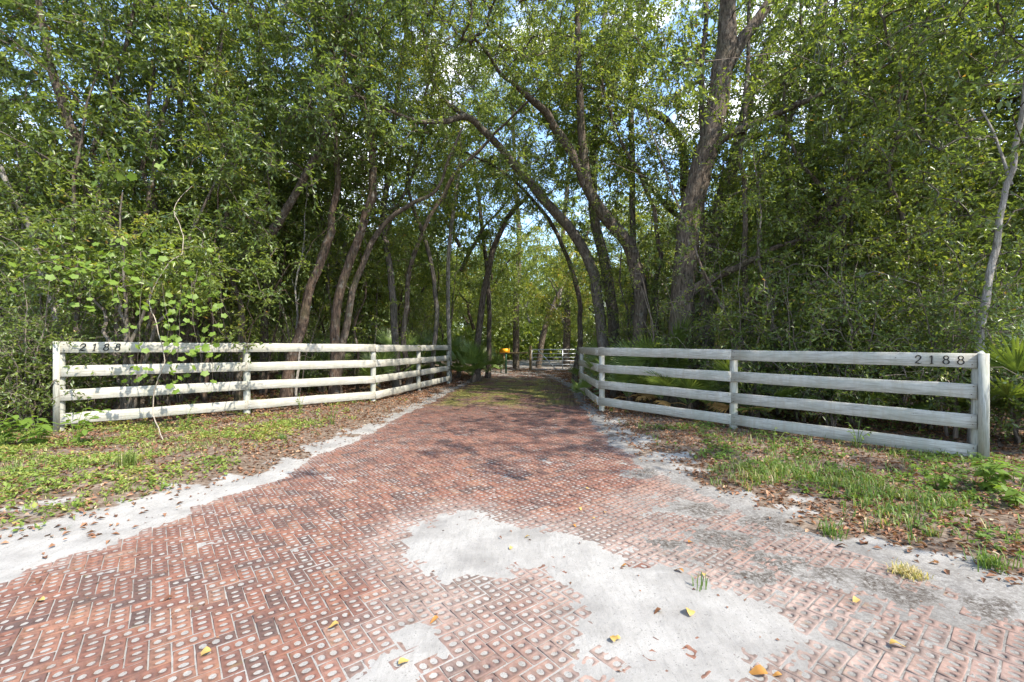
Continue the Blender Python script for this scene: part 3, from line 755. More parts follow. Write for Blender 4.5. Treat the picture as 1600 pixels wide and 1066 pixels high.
tree('oak_tree', 'crooked dark oak in the middle of the shaded thicket behind the right fence',
     [[(1318, 590, 10.5, 9), (1312, 500, 10.5, 8), (1320, 400, 10.5, 7.5), (1318, 310, 10.4, 7), (1345, 260, 10.2, 5), (1400, 180, 10, 4), (1440, 60, 9.6, 3)],
      [(1318, 330, 10.4, 5), (1280, 290, 10.5, 4), (1240, 230, 10.6, 3), (1220, 120, 10.6, 2)]], 'bark', tint=.35)
tree('oak_tree', 'smooth pale slender trunk rising behind the right end of the right fence',
     [[(1522, 640, 6.9, 8), (1530, 530, 6.9, 7.5), (1543, 455, 6.9, 6.6), (1556, 385, 6.9, 6), (1568, 310, 6.9, 5), (1584, 250, 6.8, 5), (1600, 140, 6.6, 4), (1620, 0, 6.4, 3)],
      [(1580, 290, 6.9, 3), (1560, 230, 7.1, 2.2), (1535, 170, 7.3, 1.5)]], 'pale_bark', tint=.3, amp=.02)
tree('oak_tree', 'dark thick trunk leaning off the right edge behind the palmetto',
     [[(1520, 600, 9, 20), (1560, 530, 9, 18), (1600, 490, 8.9, 17), (1680, 430, 8.7, 15), (1760, 300, 8.5, 11), (1800, 100, 8.2, 7), (1810, -100, 8, 4)]], 'bark', tint=.35)
tree('oak_tree', 'dark trunk high in the right canopy, seen against the blue sky',
     [[(1290, 580, 16, 16), (1285, 450, 16, 14), (1272, 330, 16, 13), (1270, 200, 16, 13), (1280, 90, 16, 12), (1285, -40, 16, 10), (1290, -200, 16, 5)],
      [(1270, 230, 16, 6), (1235, 215, 16, 5), (1200, 120, 16, 4)]], 'bark', tint=.5)
tree('oak_tree', 'slim straight trunk left of the thickest trunk, seen only above the slanting oaks',
     [[(990, 600, 15.5, 7), (990, 400, 15.5, 6.5), (988, 200, 15.5, 6), (985, 0, 15.5, 5), (990, -150, 15.5, 3)]], 'grey_bark', tint=.6)
tree('oak_tree', 'thin dark stem rising just left of the thickest trunk to the top edge',
     [[(1095, 600, 12.5, 6), (1098, 400, 12.5, 5), (1100, 250, 12.5, 5.5), (1097, 120, 12.5, 5), (1103, 0, 12.5, 4.5), (1085, -140, 12.5, 3)]], 'bark', tint=.45)
tree('oak_tree', 'leaning grey oak at the far right behind the thicket',
     [[(1440, 590, 12.5, 12), (1450, 480, 12.5, 11), (1430, 330, 12.5, 9), (1400, 170, 12.5, 8), (1420, 20, 12.5, 6), (1430, -120, 12.5, 3)]], 'grey_bark', tint=.4)
# centre, beyond the gate
for sp, lab, bk in (
    ([(745, 560, 20, 7), (757, 450, 20, 6), (778, 370, 20, 5.5), (800, 330, 20, 5), (828, 305, 20, 3.5)], 'thin dark oak curving right above the palmetto left of the gate', 'bark'),
    ([(765, 560, 22, 5), (764, 450, 22, 4.5), (752, 350, 22, 4), (740, 250, 22, 3)], 'slim dark trunk behind the palmetto left of the gate', 'bark'),
    ([(806, 575, 30, 7), (807, 480, 30, 6.5), (812, 380, 30, 5), (805, 280, 30, 4), (800, 150, 30, 3)], 'upright dark trunk left of the gate beyond the single rail', 'bark'),
    ([(842, 575, 31, 6), (850, 520, 31, 6), (868, 470, 31, 5), (890, 430, 31, 4), (920, 360, 31, 3)], 'dark oak leaning right behind the steel gate', 'bark'),
    ([(885, 575, 33, 8), (886, 480, 33, 7), (880, 380, 33, 5), (890, 250, 33, 4)], 'upright trunk behind the middle of the steel gate', 'bark'),
    ([(701, 560, 18.5, 4.5), (700, 450, 18.5, 4), (705, 370, 18.5, 4), (715, 290, 18.5, 3.5), (718, 220, 18.5, 3), (700, 120, 17, 2)], 'pale straight trunk by the far end of the left fence', 'pale_bark')):
    tree('oak_tree', lab, [sp], bk, tint=.65)
for sp, lab, bk in (
    ([(640, 590, 14.5, 6), (632, 480, 14.5, 5), (655, 380, 14.3, 4.5), (700, 290, 14, 4), (760, 220, 13.6, 3), (830, 150, 13, 2)], 'thin dark trunk behind the far left bays arching right over the driveway', 'bark'),
    ([(672, 590, 16.5, 5), (680, 480, 16.5, 4.5), (668, 380, 16.3, 4), (640, 290, 16, 3.5), (655, 180, 15.6, 3), (690, 60, 15, 2)], 'thin crooked trunk behind the last post of the left fence', 'grey_bark'),
    ([(1035, 590, 14.5, 6), (1025, 470, 14.5, 5), (1030, 380, 14.4, 4.5), (1005, 290, 14, 4), (960, 200, 13.6, 3.2), (930, 90, 13, 2.2)], 'thin dark trunk just left of the thickest trunk arching left', 'bark'),
    ([(900, 580, 19, 6), (905, 480, 19, 5), (880, 390, 18.8, 4.5), (850, 330, 18.5, 4), (790, 270, 18, 3), (730, 240, 17.4, 2)], 'thin trunk by the gate arching far left over the driveway', 'bark'),
    ([(1215, 590, 13, 7), (1210, 470, 13, 6), (1235, 350, 12.8, 5), (1225, 230, 12.5, 4.5), (1260, 110, 12.2, 3.5), (1250, -20, 12, 2)], 'thin crooked dark trunk behind the middle post of the right fence', 'bark'),
    ([(1400, 590, 9.5, 6), (1395, 480, 9.5, 5), (1415, 380, 9.4, 4.5), (1390, 270, 9.2, 4), (1410, 150, 9, 3), (1380, 30, 8.8, 2)], 'thin dark trunk in the thicket behind the right digits', 'bark'),
    ([(370, 590, 11, 6), (375, 480, 11, 5), (352, 380, 11, 4.5), (365, 260, 10.8, 4), (340, 140, 10.6, 3), (350, 20, 10.4, 2)], 'thin crooked dark trunk behind the second post of the left fence', 'bark'),
    ([(240, 590, 10.8, 6), (236, 470, 10.8, 5), (246, 360, 10.6, 4.5), (225, 240, 10.4, 4), (240, 100, 10.2, 2.5)], 'thin dark trunk behind the looping vine stem', 'bark')):
    tree('oak_tree', lab, [sp], bk, tint=.5, amp=.1)
# left
tree('oak_tree', 'curved red-barked trunk behind the middle of the left fence',
     [[(522, 590, 12, 10), (528, 480, 12, 9), (555, 385, 12, 8.5), (580, 300, 12, 8.5), (582, 235, 11.9, 7), (570, 175, 11.7, 5.5), (545, 80, 11.4, 4), (530, -40, 11, 3)]], 'red_bark', tint=.35)
tree('oak_tree', 'thin trunk arching right beside the curved red-barked trunk',
     [[(528, 590, 12.6, 8), (550, 455, 12.6, 6.5), (590, 365, 12.5, 5.5), (640, 320, 12.2, 4.5), (685, 292, 12, 3.2), (720, 200, 11.8, 2)]], 'bark', tint=.45)
tree('oak_tree', 'reddish leaning trunk behind the second post of the left fence',
     [[(452, 590, 11.5, 11), (478, 480, 11.5, 9), (508, 390, 11.5, 8.5), (520, 335, 11.4, 7), (525, 230, 11.2, 5), (500, 100, 11, 4), (480, -60, 10.8, 3)]], 'red_bark', tint=.35)
tree('oak_tree', 'thick diagonal limb of the oak behind the hanging grape vine',
     [[(262, 600, 11.5, 17), (310, 480, 11.5, 14), (345, 435, 11.4, 13), (400, 385, 11.2, 11), (450, 325, 11, 8), (500, 230, 10.7, 6), (540, 120, 10.2, 4)]], 'bark', tint=.3)
tree('oak_tree', 'dark forked oak above the left end of the left fence',
     [[(200, 590, 9.8, 17), (192, 450, 9.8, 15), (182, 370, 9.8, 14), (150, 300, 9.6, 13), (118, 225, 9.4, 11), (85, 130, 9, 8), (60, 0, 8.7, 5), (50, -150, 8.5, 3)],
      [(182, 375, 9.8, 8), (160, 280, 9.9, 6), (150, 220, 9.9, 5), (190, 100, 9.8, 4), (220, -30, 9.5, 3)],
      [(190, 400, 9.8, 7), (230, 320, 10, 5), (250, 200, 10.2, 4), (300, 60, 10.2, 3)]], 'bark', tint=.3)
tree('oak_tree', 'pale spotted stem in the thicket at the left end of the left fence',
     [[(100, 600, 9.5, 8), (88, 500, 9.5, 7), (72, 440, 9.5, 6), (40, 340, 9.3, 5), (-10, 220, 9, 4), (-40, 60, 8.7, 3)]], 'pale_bark', tint=.3)
tree('oak_tree', 'straight thin trunk behind the left fence between the digits and the vine',
     [[(292, 600, 12.5, 7), (290, 450, 12.5, 6), (285, 300, 12.5, 5.5), (282, 100, 12.4, 5), (284, -60, 12.2, 4)]], 'bark', tint=.35)
tree('oak_tree', 'dark upright trunk right of the diagonal limb behind the left fence',
     [[(412, 600, 13.5, 8), (416, 450, 13.5, 7), (420, 300, 13.5, 6), (425, 200, 13.4, 5), (400, 60, 13.2, 4), (390, -60, 13, 3)]], 'bark', tint=.35)
tree('oak_tree', 'grey oak at the left edge of the picture',
     [[(20, 620, 10.5, 14), (-10, 480, 10.5, 12), (-40, 330, 10.4, 10), (-60, 150, 10.2, 8), (-50, -60, 10, 5)],
      [(-30, 380, 10.4, 6), (40, 300, 10, 5), (90, 210, 9.5, 3)]], 'grey_bark', tint=.3)
tree('oak_tree', 'slim oak with a forked top behind the far half of the left fence',
     [[(620, 585, 15, 8), (612, 450, 15, 7), (600, 330, 15, 6), (612, 220, 14.8, 5), (630, 80, 14.4, 4), (640, -50, 14, 3)],
      [(605, 360, 15, 4), (650, 260, 14.6, 3), (680, 120, 14, 2)]], 'grey_bark', tint=.5)
for bx, by, lean, lab in ((10.6, 4.6, -.6, 'unseen roadside oak added right of the fence end for its shade'), (12.9, 7.6, .5, 'taller unseen oak added for shade behind the roadside oak')):  # out-of-view oaks, added so their crowns shade the right verge and bricks
    q = [np.array([bx, by, 0.0]), np.array([bx + lean * .3, by, 2.5]), np.array([bx + lean, by + .2, 5]), np.array([bx + lean * 1.4, by, 8]), np.array([bx + lean * 1.6, by, 10.5])]
    TREES.append(dict(limbs=[jitter_path(q, [.2, .17, .13, .08, .03], np.random.default_rng(3), .1)], base=np.array([bx, by, 0.0]), name='oak_tree', label=lab, bark='bark', L=.10, tint=.4, group=None, cat='tree', cl=list(RNG.normal(0, 1, (300 if by > 1 else 110, 3)) * np.array([2.0, 1.7, 1.6]) + np.array([bx + lean * 3 - .8, by - .2, 8.4]))))
NFRONT = len(TREES)

# --- leafy clumps of the front belt, each given to the nearest tree
def sample_box(n, lo, hi): return RNG.uniform(lo, hi, (n, 3))
def n3(p, s, f): return fbm(p[:, 0] * f + p[:, 2] * .7 * f, p[:, 1] * f - p[:, 2] * .9 * f, s, 3)
cl = []
a = sample_box(11500, (-15, 8.3, 1.5), (-2.2, 15.5, 12.5)); d = n3(a, 3, .55)
pz = np.clip((a[:, 2] - 1.9) / 2.8, .07, 1); pr_ = pz * np.clip(1.2 + 1.5 * d, .05, 1) * np.where(a[:, 0] > -4, .5, 1) * sstep(-2.0, -3.6, a[:, 0] - np.clip(a[:, 2] - 4, 0, 3) * .5)
pr_ *= np.where((a[:, 1] > 12) & (a[:, 2] < 4), .5, 1)
cl.append(a[RNG.random(len(a)) < pr_ * .50])
a = sample_box(12500, (1.8, 9, 1.5), (15, 17, 13)); d = n3(a, 7, .55)
pz = np.clip((a[:, 2] - 1.5) / 2.8, .13, 1); rightness = np.clip((a[:, 0] / a[:, 1] - .25) / .30, .34, 1)
pr_ = pz * np.clip(1.1 + 1.6 * d, .03, 1) * rightness
cl.append(a[RNG.random(len(a)) < pr_ * .60])
a = sample_box(5200, (-4.5, 8.0, 5.5), (4.5, 19, 14)); d = n3(a, 13, .6)                 # over the drive
pr_ = np.clip(.8 + 1.5 * d, .12, 1) * sstep(5.2, 7.0, a[:, 2] - (a[:, 1] - 11) * .15)
cl.append(a[RNG.random(len(a)) < pr_ * .62])
a = sample_box(420, (6.2, 6.8, 2.0), (9.5, 9.5, 9.5)); cl.append(a[RNG.random(len(a)) < .6])   # by the pale slender trunk
cl = np.vstack(cl)
# keep clumps out of the air right behind the fences' boards and off the drive
cl = cl[~((cl[:, 2] < 4.2) & (cl[:, 0] > left_edge_x(cl[:, 1]) - .7) & (cl[:, 0] < right_edge_x(cl[:, 1]) + .8))]
ra_ = cl[:, 0] / cl[:, 1]
cut = (ra_ > .14) & (ra_ < .48) & (cl[:, 1] < 12.6) & (cl[:, 2] < 8.6)
cut |= (ra_ > -.55) & (ra_ < -.16) & (cl[:, 1] < 12.4) & (cl[:, 2] < 6.2)
cut |= (ra_ > .33) & (ra_ < .54) & (cl[:, 1] < 11.9)
cut |= (np.abs(ra_) < .3) & (cl[:, 1] < 13) & (cl[:, 2] < 8.4)
cut |= (ra_ > .5) & (ra_ < .82) & (cl[:, 2] > 6.3) & (RNG.random(len(cl)) < .35)
cl = cl[~(cut & (RNG.random(len(cl)) < .88))]
allp = []; own = []
for ti_, tr in enumerate(TREES):
    for p, r in tr['limbs']:
        sel = p[p[:, 2] > 1.8]; allp.append(sel); own += [ti_] * len(sel)
allp = np.vstack(allp); own = np.array(own)
for c in cl:
    dd = np.linalg.norm((allp - c) * np.array([1, 1, .9]), axis=1); k = int(np.argmin(dd))
    if dd[k] < 3.4: TREES[own[k]]['cl'].append(c)
for tr in TREES[:NFRONT]:
    # small own crowns for the far centre trees
    if tr['base'][1] > 16.4:
        tip = tr['limbs'][0][0][-1]; k = 110 if tr['base'][1] > 19 else 40
        q = tip + RNG.normal(0, 1, (k, 3)) * np.array([1.7, 1.7, 1.2]) + np.array([0, .5, .6]); tr['cl'] += list(q[q[:, 2] > 3.5])

def build_tree(tr, L=None, ntw=6, nlf=9, W=None):
    rng = np.random.default_rng(int(abs(tr['base'][0]) * 1000) % 99991)
    b = tr['base']
    root = tag(link(tr['name'], None, loc=tuple(b)), tr['label'], tr['cat'], tr['group'])
    for li, (p, r) in enumerate(tr['limbs']):
        mb = MB()
        V, Qq = tube(p, r, 12)
        ang = fbm(V[:, 0] * 6, V[:, 2] * 2 + V[:, 1] * 6, 5, 3)[:, None]
        cen = np.repeat(p, 12, 0); V = cen + (V - cen) * (1 + .13 * ang)
        mb.add(V, Qq); nm_ = 'limb' if li else 'trunk'
        link(nm_, mb.mesh(nm_, M[tr['bark']], True, b), root)
    cls = np.array(tr['cl']).reshape(-1, 3)
    if len(cls) == 0: return root
    br = MB()
    for p, r in grow(tr['limbs'], cls, rng): br.add(*tube(p, r, 5 if r[0] > .02 else 3), a=.35)
    link('branches', br.mesh('branches', M[tr['bark']] if tr['bark'] != 'pale_bark' else M['grey_bark'], True, b), root)
    ct = np.clip(tr['tint'] + .22 * n3(cls, 31, .9) + rng.normal(0, .07, len(cls)), 0, .9)
    dist = np.hypot(cls[:, 0], cls[:, 1]).mean(); LL = (L or tr['L'] * rng.uniform(.82, 1.15)) * (1 + max(0, dist - 11) * .03)
    V, T, ti, TV, TT = sprays(cls, rng, LL, LL * .42, ntw, nlf, tint=ct)
    link('crown', make_mesh('crown', V - b, None, T, {'tint': ti}, False, M['oak_leaf']), root)
    link('twigs', make_mesh('twigs', TV - b, None, TT, {'tint': np.full(len(TV), .3)}, False, M['twig']), root)
    return root
for tr in TREES: build_tree(tr)

def zone(x, y):
    px = x / y * FPX + 800
    for lim_, t_ in ((85, 'left of the left fence'), (235, 'behind the left digits'), (388, 'behind the vined left bay'), (500, 'behind the third left post'), (590, 'behind the left corner post'), (705, 'behind the far left bays'), (790, 'by the sunlit palmetto'), (850, 'by the rail fence'), (930, 'behind the gate'),
                    (1030, 'behind the right corner post'), (1140, 'by the thickest trunk'), (1290, 'behind the middle right post'), (1430, 'behind the outer right bay'), (1530, 'behind the right digits')):
        if px < lim_: return t_
    return 'past the right fence end'
# --- background woods: a handful of meshes, many trees
def proto_tree(k, h, cr, ncl, lean, bk, L, tint, low=2.2):
    rng = np.random.default_rng(500 + k)
    n = 7; zs = np.linspace(-.1, h * .82, n); x = lean * (zs / h) ** 1.4 + rng.normal(0, .12, n); y = rng.normal(0, .15, n)
    p, r = jitter_path(np.stack([x, y, zs], -1), np.linspace(1, .2, n) * (.10 + .012 * h), rng, .12)
    lim = [(p, r)]
    for q in range(3):
        i0 = int(len(p) * rng.uniform(.3, .65)); a = p[i0]; dd = rng.normal(0, 1, 2); dd /= np.linalg.norm(dd)
        e = a + np.array([dd[0] * cr * .8, dd[1] * cr * .8, rng.uniform(1.2, 3.0)])
        lim.append(jitter_path([a, a * .6 + e * .4 + [0, 0, .4], e], np.linspace(r[i0] * .6, .02, 3), rng, .15))
    cc = rng.normal(0, 1, (ncl * 2, 3)); cc = unit(cc) * rng.random((ncl * 2, 1)) ** .45
    cc = cc * np.array([cr, cr, (h - low) / 2]) + np.array([lean * .7, 0, (h + low) / 2])
    cc = cc[np.argsort(-fbm(cc[:, 0] * .9 + cc[:, 2], cc[:, 1] * .9 + cc[:, 2] * .7, 40 + k, 3))][:ncl]
    mb = MB()
    mb.add(*tube(*lim[0], 8))
    br = MB()
    for p_, r_ in grow(lim, cc, rng, .008): br.add(*tube(p_, r_, 3), a=.35)
    V, T, ti, TV, TT = sprays(cc, rng, L, L * .45, 5, 8, (.4, .75), tint=np.clip(tint + rng.normal(0, .12, len(cc)), 0, .9))
    return [('trunk', mb.mesh('trunk', M[bk], True))] + [('limb', MB().tube(p_, r_, 6).mesh('limb', M[bk], True)) for p_, r_ in lim[1:]] + [('branches', br.mesh('branches', M[bk], True)),
            ('crown', make_mesh('crown', V, None, T, {'tint': ti}, False, M['oak_leaf'])), ('twigs', make_mesh('twigs', TV, None, TT, {'tint': np.full(len(TV), .3)}, False, M['twig']))]
PR = [proto_tree(0, 11, 2.9, 330, 1.2, 'bark', .15, .55), proto_tree(1, 9.5, 2.5, 270, -1.8, 'grey_bark', .14, .65), proto_tree(2, 12.5, 3.2, 380, .4, 'bark', .16, .5, 3.2),
      proto_tree(3, 8, 2.3, 240, 2.2, 'red_bark', .13, .6, 1.8), proto_tree(4, 10.5, 2.7, 280, -.6, 'pale_bark', .15, .7, 2.6), proto_tree(5, 13, 3.0, 330, .9, 'grey_bark', .16, .5, 4)]
KIND = ['dark round-crowned oak', 'grey leaning oak', 'tall broad dark oak', 'short reddish leaning oak', 'pale-stemmed yellow-green tree', 'tall bare-stemmed grey oak']
spots = []
def put(x, y, k=None, s=1): spots.append((x, y, k if k is not None else random.randrange(6), s))
rr = random.Random(5)
tries = 0
while len(spots) < 150 and tries < 6000:
    tries += 1
    y = rr.uniform(15.5, 62); x = rr.uniform(-1.35 * y, 1.35 * y)
    if abs(x - .5) < 2.6 and y < 29: continue
    if y < 18.5 and abs(x) < 7: continue
    if 28 < y < 37 and abs(x - 1.5) < 4: continue
    if any(math.hypot(x - a, y - b) < 1.9 + y * .035 for a, b, _, _ in spots): continue
    spots.append((x, y, rr.randrange(6), rr.uniform(.85, 1.2)))
for x, y, k, s in spots:
    u = 'left of the gate' if x < -.25 * y else ('right of the gate' if x > .25 * y else 'behind the gate')
    dd = 'in the near woods' if y < 26 else ('in the deep woods' if y < 42 else 'in the farthest woods')
    gz = .12 if y < 70 else .1
    root = tag(link('woodland_tree', None, loc=(x, y, gz - .05), rot=(0, 0, rr.uniform(-.7, .7) + (math.pi if rr.random() < .5 else 0)), scale=s), f'{KIND[k]} {dd} {zone(x, y)}', 'tree', f'woodland trees {dd} in the woods {u}')
    for nme, me_ in PR[k]: link(nme, me_, root)
# far mass of woods closing the view
rng = np.random.default_rng(77)
c = np.stack([rng.uniform(-110, 110, 6500), rng.uniform(60, 80, 6500), 15 * rng.random(6500) ** 1.5 + .3], -1)
c = c[n3(c, 61, .22) > -.7]
c2 = np.stack([rng.uniform(-75, 75, 3000), rng.uniform(44, 58, 3000), 5.5 * rng.random(3000) ** 1.3 + .1], -1); c = np.vstack([c, c2])
V, T, ti, TV, TT = sprays(c, rng, .55, .3, 5, 6, (.9, 1.8), tint=np.clip(.5 + .3 * n3(c, 5, .3), 0, .9))
tag(link('distant_woods', make_mesh('distant_woods', V, None, T, {'tint': ti}, False, M['oak_leaf'])), 'distant mass of green woods closing the view', 'woods', kind='stuff')

# --- saplings and thicket
def proto_sapling(k, h, n_st, ncl, spread, L, tint, bk='twig'):
    rng = np.random.default_rng(900 + k); lim = []
    for q in range(n_st):
        a = rng.uniform(0, 6.28); hh = h * rng.uniform(.6, 1.1); sp = spread * rng.uniform(.2, 1)
        p = [(0.05 * math.cos(a), .05 * math.sin(a), -.05), (sp * .3 * math.cos(a), sp * .3 * math.sin(a), hh * .35), (sp * .6 * math.cos(a + .4), sp * .6 * math.sin(a + .4), hh * .7), (sp * math.cos(a + .2), sp * math.sin(a + .2), hh)]
        lim.append(jitter_path(p, [.020, .015, .010, .005], rng, .045))
    cc = rng.normal(0, 1, (ncl, 3)) * np.array([spread * .55, spread * .55, h * .26]) + np.array([0, 0, h * .58]); cc = cc[cc[:, 2] > .15]
    mb = MB()
    for p_, r_ in lim: mb.add(*tube(p_, r_, 5), a=rng.uniform(.1, .8))
    br = MB()
    for p_, r_ in grow(lim, cc, rng, .0045): br.add(*tube(p_, r_, 3), a=rng.uniform(.1, .9))
    V, T, ti, TV, TT = sprays(cc, rng, L, L * .42, 4, 6, (.18, .4), tint=np.clip(tint + rng.normal(0, .12, len(cc)), 0, .9))
    return [('stems', mb.mesh('stems', M['twig'], True)), ('branches', br.mesh('branches', M['twig'], True)),
            ('leaves', make_mesh('leaves', V, None, T, {'tint': ti}, False, M['oak_leaf'])), ('twigs', make_mesh('twigs', TV, None, TT, {'tint': np.full(len(TV), .5)}, False, M['twig']))]
def zone2(x, y): return zone(x, y)
SP = [proto_sapling(0, 3.2, 5, 90, .9, .08, .45), proto_sapling(1, 2.4, 7, 130, 1.0, .08, .35), proto_sapling(2, 4.2, 4, 90, 1.1, .085, .5), proto_sapling(3, 1.3, 8, 120, .75, .075, .35), proto_sapling(4, 3.0, 6, 26, 1.0, .06, .5)]
SK = ['thin many-stemmed sapling', 'leafy dark bush', 'tall spindly sapling', 'low dark evergreen bush', 'nearly bare twiggy sapling']
def side_of(x, y): return 'left' if x < left_edge_x(y) else 'right'
pl = []; tries = 0
while len(pl) < 130 and tries < 9000:
    tries += 1
    s = rr.choice((-1, 1)); y = rr.uniform(7.5, 30)
    x = rr.uniform(1.3, 18) * s
    if s < 0:
        xf_ = np.interp(y, [p[1] for p in LP], [p[0] for p in LP]) if y > 7.62 else -8.3
        if x > xf_ - .8 or x < -1.25 * y - 1: continue
    else:
        xf_ = np.interp(y, [p[1] for p in RP], [p[0] for p in RP]) if y > 5.82 else 6.4
        if x < xf_ + 1.0 or x > 1.25 * y + 1: continue
    if any(math.hypot(x - a, y - b) < .75 for a, b, _, _ in pl): continue
    k = rr.choice((0, 0, 2, 3, 4, 4, 4)); pl.append((x, y, k, rr.uniform(.8, 1.25)))
pl += [(-8.7, 7.9, 3, 1.1), (-9.2, 8.4, 1, .9), (-8.4, 8.6, 3, 1.2), (-9.6, 7.9, 3, 1.3), (7.4, 7.3, 1, 1.0), (8.1, 6.9, 3, 1.2), (7.9, 8.3, 1, 1.1), (6.6, 8.4, 1, 1.1), (5.9, 8.9, 1, 1.15), (5.2, 9.9, 0, 1.1), (6.9, 9.4, 0, 1.2), (4.6, 11.2, 0, 1), (8.6, 9.0, 2, 1)]
for x, y, k, s in pl:
    gz = float(ground_z(x, y)[0]); sd_ = side_of(x, y)
    band = 'close behind' if y < 13 else ('well behind' if y < 20 else 'far behind')
    root = tag(link('thicket_shrub', None, loc=(x, y, gz), rot=(0, 0, rr.uniform(0, 6.28)), scale=s), f'{SK[k]} {zone(x, y)}' + ('' if y < 13 else ', farther back' if y < 20 else ', deep back'), 'shrub', f'thicket shrubs {band} the {sd_} fence')
    for nme, me_ in SP[k]: link(nme, me_, root)

# --- slender young trunks
rs_ = random.Random(99); ys_ = []
STM = []
for q in range(6):
    r0 = np.random.default_rng(q + 60); hh = r0.uniform(5.5, 9); a = r0.normal(0, .9, 2)
    p, r = jitter_path([(0, 0, -.1), (a[0] * .15, a[1] * .1, hh * .25), (a[0] * .5 + .1, a[1] * .3, hh * .55), (a[0] * 1.1, a[1] * .6, hh)], [.045, .036, .028, .012], r0, .16)
    kk = [(p, r)]
    for w_ in range(4):
        i0 = int(len(p) * r0.uniform(.3, .85)); e = p[i0] + r0.normal(0, 1, 3) * np.array([.8, .8, .2]) + np.array([0, 0, .8]); kk.append(jitter_path([p[i0], (p[i0] + e) / 2 + [0, 0, .1], e], [.014, .010, .004], r0, .1))
    cc = np.vstack([l[0][-1] + r0.normal(0, .35, (7, 3)) for l in kk]); V, T, ti, TV, TT = sprays(cc, r0, .09, .038, 4, 7, (.2, .4), tint=np.clip(.5 + r0.normal(0, .12, len(cc)), 0, .9))
    bk_ = ['bark', 'grey_bark', 'pale_bark', 'bark', 'grey_bark', 'red_bark'][q]
    STM.append([('trunk', MB().tube(*kk[0], 7).mesh('trunk', M[bk_], True))] + [('limb', MB().tube(*l, 4).mesh('limb', M[bk_], True)) for l in kk[1:]]
               + [('crown', make_mesh('crown', V, None, T, {'tint': ti}, False, M['oak_leaf'])), ('twigs', make_mesh('twigs', TV, None, TT, {'tint': np.full(len(TV), .5)}, False, M['twig']))])
SKD = ['dark slender trunk', 'grey slender trunk', 'pale slender trunk', 'dark crooked slender trunk', 'grey crooked slender trunk', 'brown slender trunk']
tries = 0
while len(ys_) < 95 and tries < 5000:
    tries += 1; y = rs_.uniform(8.8, 24); x = rs_.choice((-1, -1, 1)) * rs_.uniform(1.5, 1.2 * y)
    if x < 0 and x > (fx_ := np.interp(y, [p[1] for p in LP], [p[0] for p in LP])) - .8: continue
    if x > 0 and x < np.interp(y, [p[1] for p in RP], [p[0] for p in RP]) + .9: continue
    if any(math.hypot(x - a, y - b) < .6 for a, b in ys_): continue
    ys_.append((x, y)); k = rs_.randrange(6)
    root = tag(link('young_tree', None, loc=(x, y, float(ground_z(x, y)[0])), rot=(0, 0, rs_.uniform(0, 6.28)), scale=rs_.uniform(.8, 1.2)), SKD[k] + ' ' + zone(x, y) + ('' if y < 13 else ', farther back' if y < 18 else ', deep back'), 'tree', 'slender young trees in the thicket')
    for nme, me_ in STM[k]: link(nme, me_, root)

# --- palmettos
def frond_mesh(k, n=26, spread=200, R_=.55, pet=.6, dead=False):
    rng = np.random.default_rng(1200 + k); mb = MB()
    pts = smooth_path([(0, 0, 0), (pet * .5, 0, pet * .12), (pet, 0, pet * .05)], 4); mb.add(*tube(pts, np.linspace(.011, .007, len(pts)), 5), a=.55)
    o = np.array(pts[-1])
    for q in range(n):
        a = R(-spread / 2 + spread * q / (n - 1)) + rng.normal(0, .02); L = R_ * (1 - .28 * abs(q / (n - 1) * 2 - 1) ** 2) * rng.uniform(.92, 1.05)
        d = np.array([math.cos(a), math.sin(a), .22 * math.cos(a) - .05]); d /= np.linalg.norm(d)
        s = np.array([-math.sin(a), math.cos(a), 0]); up = np.array([0, 0, 1.0]); dr = rng.uniform(.02, .14) + (.25 if dead else 0)
        w1 = .018
        p0, p1, p2, p3 = o, o + d * L * .45, o + d * L * .8 - up * dr * L * .35, o + d * L - up * dr * L
        V = [p0, p1 + s * w1 - up * .008, p1 + up * .006, p1 - s * w1 - up * .008, p2 + s * w1 * .6 - up * .006, p2 + up * .003, p2 - s * w1 * .6 - up * .006, p3]
        mb.add(V, [[1, 2, 5, 4], [2, 3, 6, 5]], [[0, 2, 1], [0, 3, 2], [4, 5, 7], [5, 6, 7]], a=np.clip(rng.normal(.5, .13) + np.array([0, 0, 0, 0, .05, .05, .05, .2]), 0, .97))
    return mb.mesh('frond', M['dead_palm_leaf'] if dead else M['palm_leaf'])
FR = [frond_mesh(0), frond_mesh(1, 30, 230, .6, .75), frond_mesh(2, 22, 170, .5, .5), frond_mesh(3, 24, 150, .55, .9)]
FD = frond_mesh(4, 22, 120, .5, .5, True)
PALM_STEM = MB().tube(smooth_path([(0, 0, -.05), (.05, .02, .15), (.02, .06, .32)], 3), [.10, .10, .09, .09, .09, .08, .05], 9, True).mesh('stem', M['bark'], True)
def palmetto(x, y, s, label, n=13, dead=1, seed=0, upright=.5, group=None):
    r_ = random.Random(seed * 13 + 5); gz = float(ground_z(x, y)[0])
    root = tag(link('saw_palmetto', None, loc=(x, y, gz), scale=s), label, 'palmetto', group)
    link('stem', PALM_STEM, root)
    for k in range(n):
        az = k * 2.4 + r_.uniform(-.3, .3); el = r_.uniform(.1, 1.25) * (upright + .5); el = min(el, 1.35)
        link('frond', r_.choice(FR), root, (0, 0, .22), Euler((r_.uniform(-.5, .5), -el, az)), r_.uniform(.85, 1.15))
    for k in range(dead):
        link('frond', FD, root, (0, 0, .2), Euler((r_.uniform(-.4, .4), r_.uniform(-.2, .15), r_.uniform(0, 6.28))), r_.uniform(.85, 1.1))['label'] = 'dry orange-brown frond'
    return root
